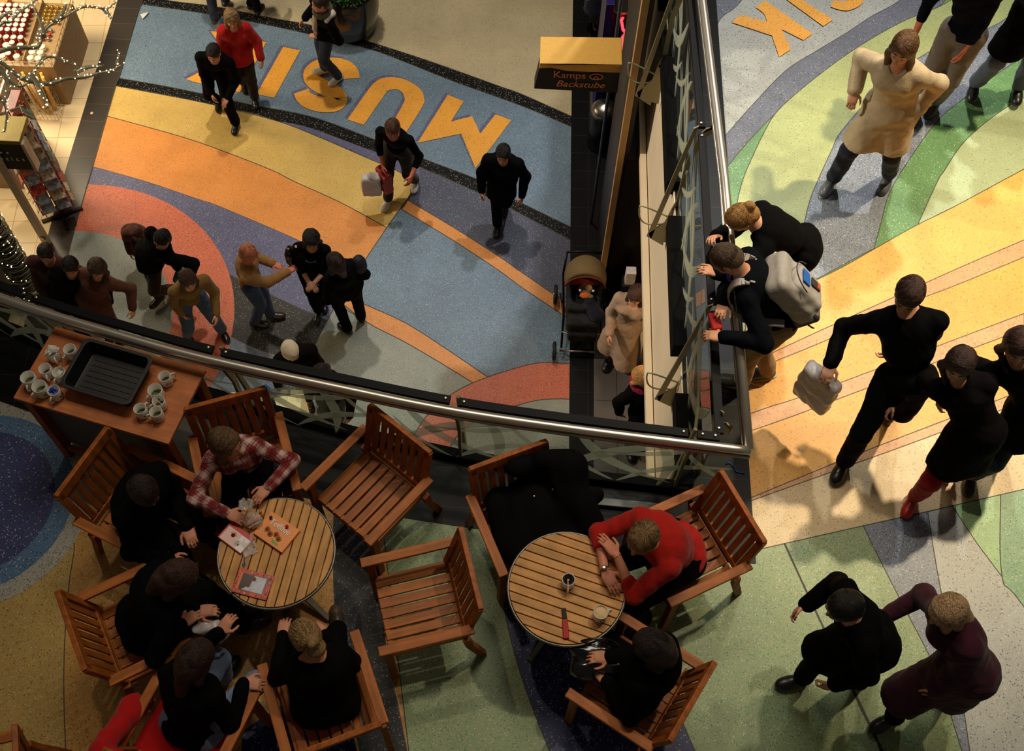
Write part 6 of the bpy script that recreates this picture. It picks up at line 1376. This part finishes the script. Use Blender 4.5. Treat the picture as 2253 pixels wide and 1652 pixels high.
for x in (-.065,.085): MB().ball((x,-.055,.045),.016,0,8).build('toy_eye',wp,t)
MB().ball((0,-.10,.01),.07,0,10,(1,.6,.5)).build('toy_foot',orp,t); MB().ball((.05,-.11,.01),.045,0,10,(1,.6,.5)).build('toy_foot',grp,t); MB().box((.03,.05,.04),(.05,.03,.01),rz=.3).build('toy_bow',redm,t)
o=blobthing('red_cushion','red quilted pushchair lining behind the soft toy','cushion',[('box',(.80,7.38,LOW+.78),(.17,.06,.05))],cloth_m((130,36,28)),.01)
# ---------------- white lit counters seen through the cafe glass
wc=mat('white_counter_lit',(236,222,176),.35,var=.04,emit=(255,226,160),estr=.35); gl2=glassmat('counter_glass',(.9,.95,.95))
c0=P(540,900,-3.35); t=thing('sales_counter','cream lit sales counter on the lower floor seen through the cafe glass','counter',(c0.x,c0.y,LOW+.006))
A=P(385,855,-3.35)-t.location; B_=P(645,872,-3.35)-t.location; z=1.05
MB().prism([Vector((A.x,A.y,0)),Vector((B_.x,B_.y,0)),Vector((B_.x,B_.y-.50,0)),Vector((A.x,A.y-.5,0))],(0,0,z)).build('long_counter',wc,t,bevel=.004)
B2=P(640,864,-3.35)-t.location; MB().prism([Vector((B2.x,B2.y+.02,0)),Vector((B2.x+.13,B2.y+.02,0)),Vector((B2.x+.13,B2.y-.75,0)),Vector((B2.x,B2.y-.75,0))],(0,0,z+.03)).build('end_counter',wc,t,bevel=.004)
MB().box((B2.x-.02,B2.y-.3,z+.18),(.01,.6,.36)).build('glass_screen',gl2,t)
for px_,py_ in ((567,922),(585,925),(478,888)):
    p=P(px_,py_,-3.2); o=MB().lathe((0,0,0),[(0,0),(.03,.005),(.04,.03),(0,.04)],14).build('counter_spotlight',mat('halogen_lamp',(255,240,210),.4,emit=(255,232,190),estr=14)); o.location=(p.x,p.y,LOW+1.062); setp(o,'small bright halogen spot on the cream sales counter','lamp','halogen spots on the sales counter')
bt_=thing('bottle','white plastic bottle standing on the cream sales counter','bottle',(P(531,862,-3.1).x,P(531,862,-3.1).y-.08,LOW+1.06)); MB().lathe((0,0,0),[(.045,0),(.05,.01),(.05,.2),(.02,.25),(.02,.27)],20).build('bottle_body',china,bt_); MB().lathe((0,0,.265),[(.03,0),(.03,.04),(0,.045)],16).build('bottle_cap',wp,bt_)
for k,(px_,py_,m_) in enumerate(((505,870,wp),(560,868,steel),(600,880,black_leather),(612,905,mat('brown_goods',(70,44,30),.5)),(585,850,blue_n),(460,862,steel))):
    p=P(px_,py_,-3.3); o=MB().box((0,0,.04),(.10,.08,.08),rz=k).build('packet',m_,None,bevel=.008); o.location=(p.x,p.y-.05,LOW+1.062); setp(o,['white','silver','black','brown','blue','small silver'][k]+' packet lying on the cream sales counter','packet')
# ================================================================ drugstore at the left
rd=random.Random(12)
wire=mat('chromed_wire',(186,176,150),.3,.9); shelfm=mat('beige_shelf_board',(150,122,84),.5)
red_c=mat('dark_red_glass',(110,14,18),.2,var=.2,coat=.5); cap_w=mat('white_lid',(230,216,196),.4); candle_w=mat('cream_candle',(240,226,190),.5); gold2=mat('gold_bauble',(200,160,60),.2,.8); red_b=mat('red_bauble',(200,20,24),.2,.3,coat=.5); grn_b=mat('olive_bauble',(120,120,30),.25,.6); silver_b=mat('silver_bauble',(190,186,180),.2,.9)
ds=thing('display_table','large drugstore display table full of candles and baubles','display table',(-7.25,10.95,LOW+.006))
MB().box((0,0,.35),(2.3,1.15,.70)).build('table_block',shelfm,ds,bevel=.01)
mb=MB()
for k in range(24): mb.tube([(-1.15+k*.1,-.6,.70),(-1.15+k*.1,-.6,.80)],.004,4)
for k in range(12): mb.tube([(1.16,-.58+k*.105,.70),(1.16,-.58+k*.105,.80)],.004,4)
for z in (.74,.80): mb.tube([(-1.15,-.6,z),(1.16,-.6,z),(1.16,.58,z)],.005,4)
mb.build('wire_rail',wire,ds)
ZT=LOW+.006+.70
def jar(name,r,h,m1,m2,label,cat,group):
    t=thing(name,label,cat,(0,0,0),0,group); MB().lathe((0,0,0),[(r*.9,0),(r,.008),(r,h)],14).build('glass',m1,t); MB().lathe((0,0,h),[(r*1.05,0),(r*1.05,.012),(r*.6,.016),(0,.016)],14).build('lid',m2,t); return t
protos={'j':jar('candle_jar',.034,.10,red_c,cap_w,'dark red candle jar with white lid on the drugstore display table','candle','red candle jars on the display table'),
 't':jar('candle_tin',.042,.05,cap_w,candle_w,'round white candle tin on the drugstore display table','candle','white candle tins on the display table')}
def ball_p(name,r,m,label,cat,group): o=MB().ball((0,0,r),r,0,8).build(name,m); return setp(o,label,cat,group)
protos['g']=ball_p('gold_bauble',.026,gold2,'small gold bauble on the drugstore display table','bauble','gold baubles on the display table')
protos['r']=ball_p('red_bauble',.026,red_b,'small red bauble on the drugstore display table','bauble','red baubles on the display table')
protos['s']=ball_p('silver_bauble',.028,silver_b,'small silver bauble on the drugstore display table','bauble','silver baubles on the display table')
usedp=set(); 
def put(k,x,y,z):
    o=protos[k] if k not in usedp else dup(protos[k]); usedp.add(k); o.location=(x+DX,y,z); return o
DX=-.15
# field layout of the table top, column by column
def fieldfill(kinds,x0,x1,y0,y1,step,z):
    nx=int((x1-x0)/step); ny=int((y1-y0)/step)
    for i in range(nx):
        for j in range(ny): put(rd.choice(kinds),x0+(i+.5)*step+rd.uniform(-.004,.004),y0+(j+.5)*step,z)
X0,Y0_=-7.1,10.95
fieldfill('g',-6.30,-6.02,11.10,11.46,.07,ZT+.002); fieldfill('rs',-6.30,-6.02,10.80,11.08,.075,ZT+.002)
fieldfill('t',-6.30,-6.0,10.42,10.76,.10,ZT+.002); fieldfill('j',-6.86,-6.36,10.86,11.46,.088,ZT+.002); fieldfill('tj',-6.86,-6.36,10.44,10.82,.095,ZT+.002)
fieldfill('s',-7.30,-6.92,10.95,11.40,.085,ZT+.002); fieldfill('r',-7.65,-7.32,10.44,10.82,.085,ZT+.002)
mb=MB()
for x in (-6.33,-6.89,-7.31): mb.box((x+7.1,0,.74),(.012,1.1,.08))
mb.build('divider',shelfm,ds)
for k,(x,y,m_,lb) in enumerate(((-7.05,11.45,mat('orange_gift_box',(226,120,50),.4,var=.2,scale=30),'orange gift box near the back of the display table'),(-7.55,11.15,mat('coral_gift_box',(226,110,80),.4,var=.2,scale=30),'coral red gift box on the display table'),(-7.60,10.92,mat('yellow_gift_box',(230,170,60),.4,var=.2,scale=30),'yellow edged gift box on the display table'))):
    t=thing('gift_box',lb,'box',(x,y,ZT+.09 if k else ZT+.002)); MB().box((0,0,.05),(.26,.18,.10)).build('box_body',m_,t,bevel=.004); MB().box((0,0,.103),(.27,.19,.012)).build('box_lid',mat('gift_lid_%d'%k,(230,130-20*k,80),.35),t,bevel=.003); MB().box((0,0,.111),(.03,.19,.004)).build('ribbon_band',cap_w,t)
    if k: 
        st_=MB().box((0,0,0),(.24,.16,.086)).build('carton_under',shelfm,None); st_.location=(x,y,ZT+.045); setp(st_,('plain carton under the coral gift box','plain carton under the yellow edged gift box')[k-1],'carton')
# wire baskets with wrapping paper rolls in front
for k,(x,m1,lb) in enumerate(((-6.82,mat('red_white_wrap',(190,70,70),.5,var=.4,scale=40),'wire basket of red wrapping paper in front of the display table'),(-6.38,mat('yellow_wrap',(226,176,80),.4,var=.2,scale=20),'wire basket of yellow wrapping paper rolls in front of the display table'))):
    t=thing('wire_basket',lb,'basket',(x,10.22,LOW+.006)); mb=MB()
    for z in (.02,.12,.22,.32,.42,.52): mb.tube([(-.2,-.14,z),(.2,-.14,z),(.2,.12,z),(-.2,.12,z)],.004,4,closed=True)
    for i in range(9): mb.tube([(-.2+i*.05,-.14,.02),(-.2+i*.05,-.14,.52)],.003,4); mb.tube([(-.2+i*.05,.12,.02),(-.2+i*.05,.12,.52)],.003,4)
    for i in range(6): mb.tube([(.2,-.14+i*.052,.02),(.2,-.14+i*.052,.52)],.003,4)
    mb.build('basket_wire',wire,t)
    for i in range(9 if k else 12):
        xx=-.16+.04*i if k else -.17+.031*i; mr_=MB().tube([(xx*.7,.02+.04*math.sin(i),.03),(xx+.02,.05*math.sin(i*2),.70 if k else .50)],.018,8).build('paper_roll',m1 if i%3 else cap_w,None); mr_.location=t.location; setp(mr_,('yellow' if k else 'red and white')+' wrapping paper roll in a wire basket','paper roll',('yellow' if k else 'red')+' wrapping paper rolls')
# brown doormat board left of the baskets
o=MB().box((-7.45,10.15,LOW+.35),(.75,.30,.68)).build('stand_block',mat('brown_board',(128,104,70),.6,var=.05),None,bevel=.01); setp(o,'plain brown display block left of the wire baskets','display block')
# second shelf near the sign
s2=thing('shelf_unit','drugstore shelf unit with red and white candles left of the postcard rack','shelf',(-6.62,9.35,LOW+.006))
MB().box((0,0,.6),(.60,.85,1.2)).build('shelf_block',shelfm,s2,bevel=.01); MB().box((.31,0,.66),(.02,.86,1.3)).build('side_panel',mat('glossy_side_panel',(196,180,150),.2),s2)
z=LOW+.006+1.2+.002; DX=0
fieldfill('r',-6.86,-6.62,9.0,9.35,.06,z); fieldfill('t',-6.58,-6.36,9.0,9.5,.095,z); fieldfill('t',-6.86,-6.62,9.42,9.7,.095,z); fieldfill('gs',-6.58,-6.36,9.5,9.74,.06,z)
o=MB().box((-6.10,9.15,LOW+.70),(.16,.42,1.38)).build('stand_display',mat('dark_red_display',(96,24,24),.4,var=.4,scale=6),None,bevel=.01); setp(o,'narrow dark red display stand between shelf unit and postcard rack','display stand')
# ---------------- postcard rack
pr0=P(138,480,LOW); pc_=thing('postcard_rack','revolving red postcard rack at the drugstore entrance','postcard rack',(pr0.x,pr0.y+.03,LOW+.006),R(28))
MB().tube([(0,0,.05),(0,0,1.85)],.018,8).build('pole',red_c,pc_)
mb=MB()
for a in (0,90): mb.bar((-.26*math.cos(R(a)),-.26*math.sin(R(a)),.03),(.26*math.cos(R(a)),.26*math.sin(R(a)),.03),.04,.03)
mb.build('base_feet',sblack,pc_)
redw=mat('red_rack_wire',(176,26,26),.35,.2); mb=MB()
for a in range(4):
    Mz=Matrix.Rotation(R(90*a),3,'Z')
    for z in np.arange(.38,1.85,.185): mb.bar(Mz@Vector((.16,-.19,z)),Mz@Vector((.16,.19,z)),.01,.022)
    for y in (-.19,0,.19): mb.bar(Mz@Vector((.155,y,.30)),Mz@Vector((.155,y,1.85)),.012,.012,up=(1,0,0))
mb.build('rack_frame',redw,pc_)
cards=[mat('postcard_%d'%i,c,.35,var=.6,scale=26,coat=.2) for i,c in enumerate(((170,96,70),(150,136,110),(196,176,150),(120,90,76),(176,70,60),(140,150,160),(210,196,176),(110,120,96)))]
n=0
for a in range(4):
    Mz=Matrix.Rotation(R(90*a),3,'Z')
    for i,z in enumerate(np.arange(.38,1.75,.185)):
        for y in (-.095,.095):
            if n>=96: break
            n+=1; c=Mz@Vector((.185,y,z+.075)); Mt=Mz@Matrix.Rotation(R(-34),3,'Y'); MB().box(c,(.008,.160,.160),M=Mt).build('postcard',rd.choice(cards),pc_)
# ---------------- drugstore sign stele
st0=P(104,535,LOW); sl=thing('shop_sign','black cosmetics sign with olive top on a pale post beside the light tree','sign',(st0.x,st0.y,LOW+.006))
pale=mat('pale_post_paint',(214,198,176),.55,var=.05); MB().box((0,0,1.15),(.10,.05,2.3)).build('sign_post',pale,sl,bevel=.004); MB().lathe((0,-.03,.14),[(0,0),(.035,0),(.035,.008),(0,.008)],16,M=Matrix.Rotation(R(90),3,'X')).build('round_plate',steel,sl)
Ys=st0.y
def qs(px,py): return PY(px,py,Ys)-sl.location
a=qs(42,316); b=qs(80,373); c=qs(-70,373); d=qs(-108,316)
zlo,zhi=b.z,a.z; xr=(a.x+b.x)/2
MB().box((xr-.45,.04,(zlo+zhi)/2),(.90,.10,zhi-zlo)).build('sign_face',sblack,sl,bevel=.003); MB().box((xr+.02,.04,(zlo+zhi)/2),(.035,.12,zhi-zlo+.02)).build('side_edge',pale,sl)
MB().box((xr-.45,.16,zhi+.03),(.92,.36,.06)).build('sign_top',mat('olive_sign_top',(140,122,36),.5),sl,bevel=.006)
text_mesh('lettering','cosmetics',.085,wp,(xr-.045,-.012,zlo+(zhi-zlo)*.42),MT,.003,sl,align='RIGHT',space=1.75)
mb=MB()
for k in range(8): mb.lathe((xr-.20-.075*k,-.012,zlo+(zhi-zlo)*.66),[(0,0),(.014,0),(.014,.004),(0,.004)],10,M=Matrix.Rotation(R(90),3,'X'))
mb.build('dots',wp,sl)
# ---------------- tree wrapped in fairy lights
tb=P(86,662,LOW); tr=thing('light_tree','silver garland tree wrapped in white fairy lights at the left edge','decorated tree',(tb.x,tb.y,LOW+.006))
garl=mat('silver_garland',(146,142,118),.45,.55,var=.35,scale=60); bulb=mat('fairy_light_bulb',(255,240,200),.3,emit=(255,236,180),estr=6)
TH_=3.0; MB().lathe((0,0,0),[(.13,0),(.125,TH_*.5),(.11,TH_)],16).build('trunk',mat('dark_trunk',(24,22,18),.8),tr)
mb=MB()
for k in range(120):
    z0=rd.uniform(.02,TH_-.2); ph=rd.uniform(0,6); n_=10; dz=rd.uniform(-.12,.16); r_=.145+rd.uniform(0,.015); pts=[(r_*math.cos(ph+i*.62),r_*math.sin(ph+i*.62),z0+dz*i/n_+rd.uniform(-.012,.012)) for i in range(n_)]
    mb.tube(pts,.006,4)
o=mb.build('wire_wrap',garl,tr); 
bl=[]
for k in range(120): a=rd.uniform(-2.6,.9); z=rd.uniform(.02,TH_); bl.append(Vector((.158*math.cos(a),.158*math.sin(a),z)))
ztop=-1.4
def brp(x,y,z): p=P(x,y,z); return p-tr.location
root_=Vector((0,0,TH_))
brs=[[(-60,120),(0,40),(20,31),(33,27),(56,17),(69,8),(85,-4)],[(-60,130),(0,55),(20,49),(33,37),(50,20)],[(-60,150),(0,113),(40,105),(80,104),(91,87),(100,64),(120,49),(140,39),(160,27),(184,15),(206,15),(230,20),(246,13),(256,3)],[(-50,120),(0,137),(27,157),(47,172),(67,164),(80,150),(100,127),(126,127),(146,137),(166,144)],[(47,172),(93,184),(120,182),(146,173),(186,170),(213,162),(246,154),(269,142)],[(67,164),(83,186),(93,208),(101,228),(103,238)],[(230,20),(244,40)],[(258,146),(262,115)],[(165,160),(193,148),(226,145)],[(96,80),(90,50),(72,11)],[(-60,180),(0,215),(15,250),(10,290)],[(0,150),(20,190),(12,225)],[(120,49),(140,25),(145,8)],[(-40,200),(0,165),(40,190),(75,178)]]
for bi,b_ in enumerate(brs):
    z0=ztop+.05*math.sin(bi*1.7); pts=[tuple(brp(x,y,z0)) for x,y in b_]
    if b_[0][0]<-30: pts=[tuple(root_)]+[tuple(root_.lerp(Vector(pts[0]),.5)+Vector((0,0,.08)))]+pts
    pts=smooth_line(pts,4); N=len(pts); o=MB().tube(pts,.012,6,rs=[.022*(1-i/N)+.007 for i in range(N)]); 
    for i in range(0,N):
        for _ in range(2):
            v=Vector((rd.uniform(-1,1),rd.uniform(-1,1),rd.uniform(-1,1))).normalized(); p=Vector(pts[i]); o.tube([p,p+v*rd.uniform(.02,.05)],.003,3)
        if rd.random()<.75: bl.append(Vector(pts[i])+Vector((rd.uniform(-.03,.03),rd.uniform(-.03,.03),rd.uniform(0,.03))))
    o.build('branch',garl,tr)
bl.sort(key=lambda v:-v.z)
b0=MB().ball((0,0,0),.0065,0,6).build('fairy_light',bulb,tr); b0.location=bl[0]
for v in bl[1:100]: c=b0.copy(); C.objects.link(c); c.parent=tr; c.location=v
mb=MB()
for v in bl[100:]: mb.ball(v,.0055,0,5)
o=mb.build('fairy_light_string',bulb,tr); o['kind']='stuff'
# black block for the dark service area left of the trunk
p=P(318,36,LOW); o=MB().prism([Vector((-.06,.02,0)),Vector((.05,.07,0)),Vector((.03,-.01,.01)),Vector((-.01,-.07,0))],(0,0,.006)).build('paper_scrap',paper); o.location=(p.x,p.y,LOW+.014); setp(o,'torn white paper scrap in the corner of the blue floor band','paper')
p=P(203,251,LOW); o=MB().lathe((0,0,0),[(0,0),(.022,0),(.02,.012),(0,.016)],12).build('crumpled_cup_lid',cap_w); o.location=(p.x,p.y,LOW+.012); setp(o,'small white cup lid lying on the dark border tiles','lid')
o=MB().box((0,0,.85),(.55,.8,1.7)).build('dark_block',sblack); o.location=(-6.36,7.35,LOW+.01); setp(o,'tall plain black block added to black out the area left of the light tree trunk','dark_block')  # added block, blacks out the dark shop interior beside the trunk
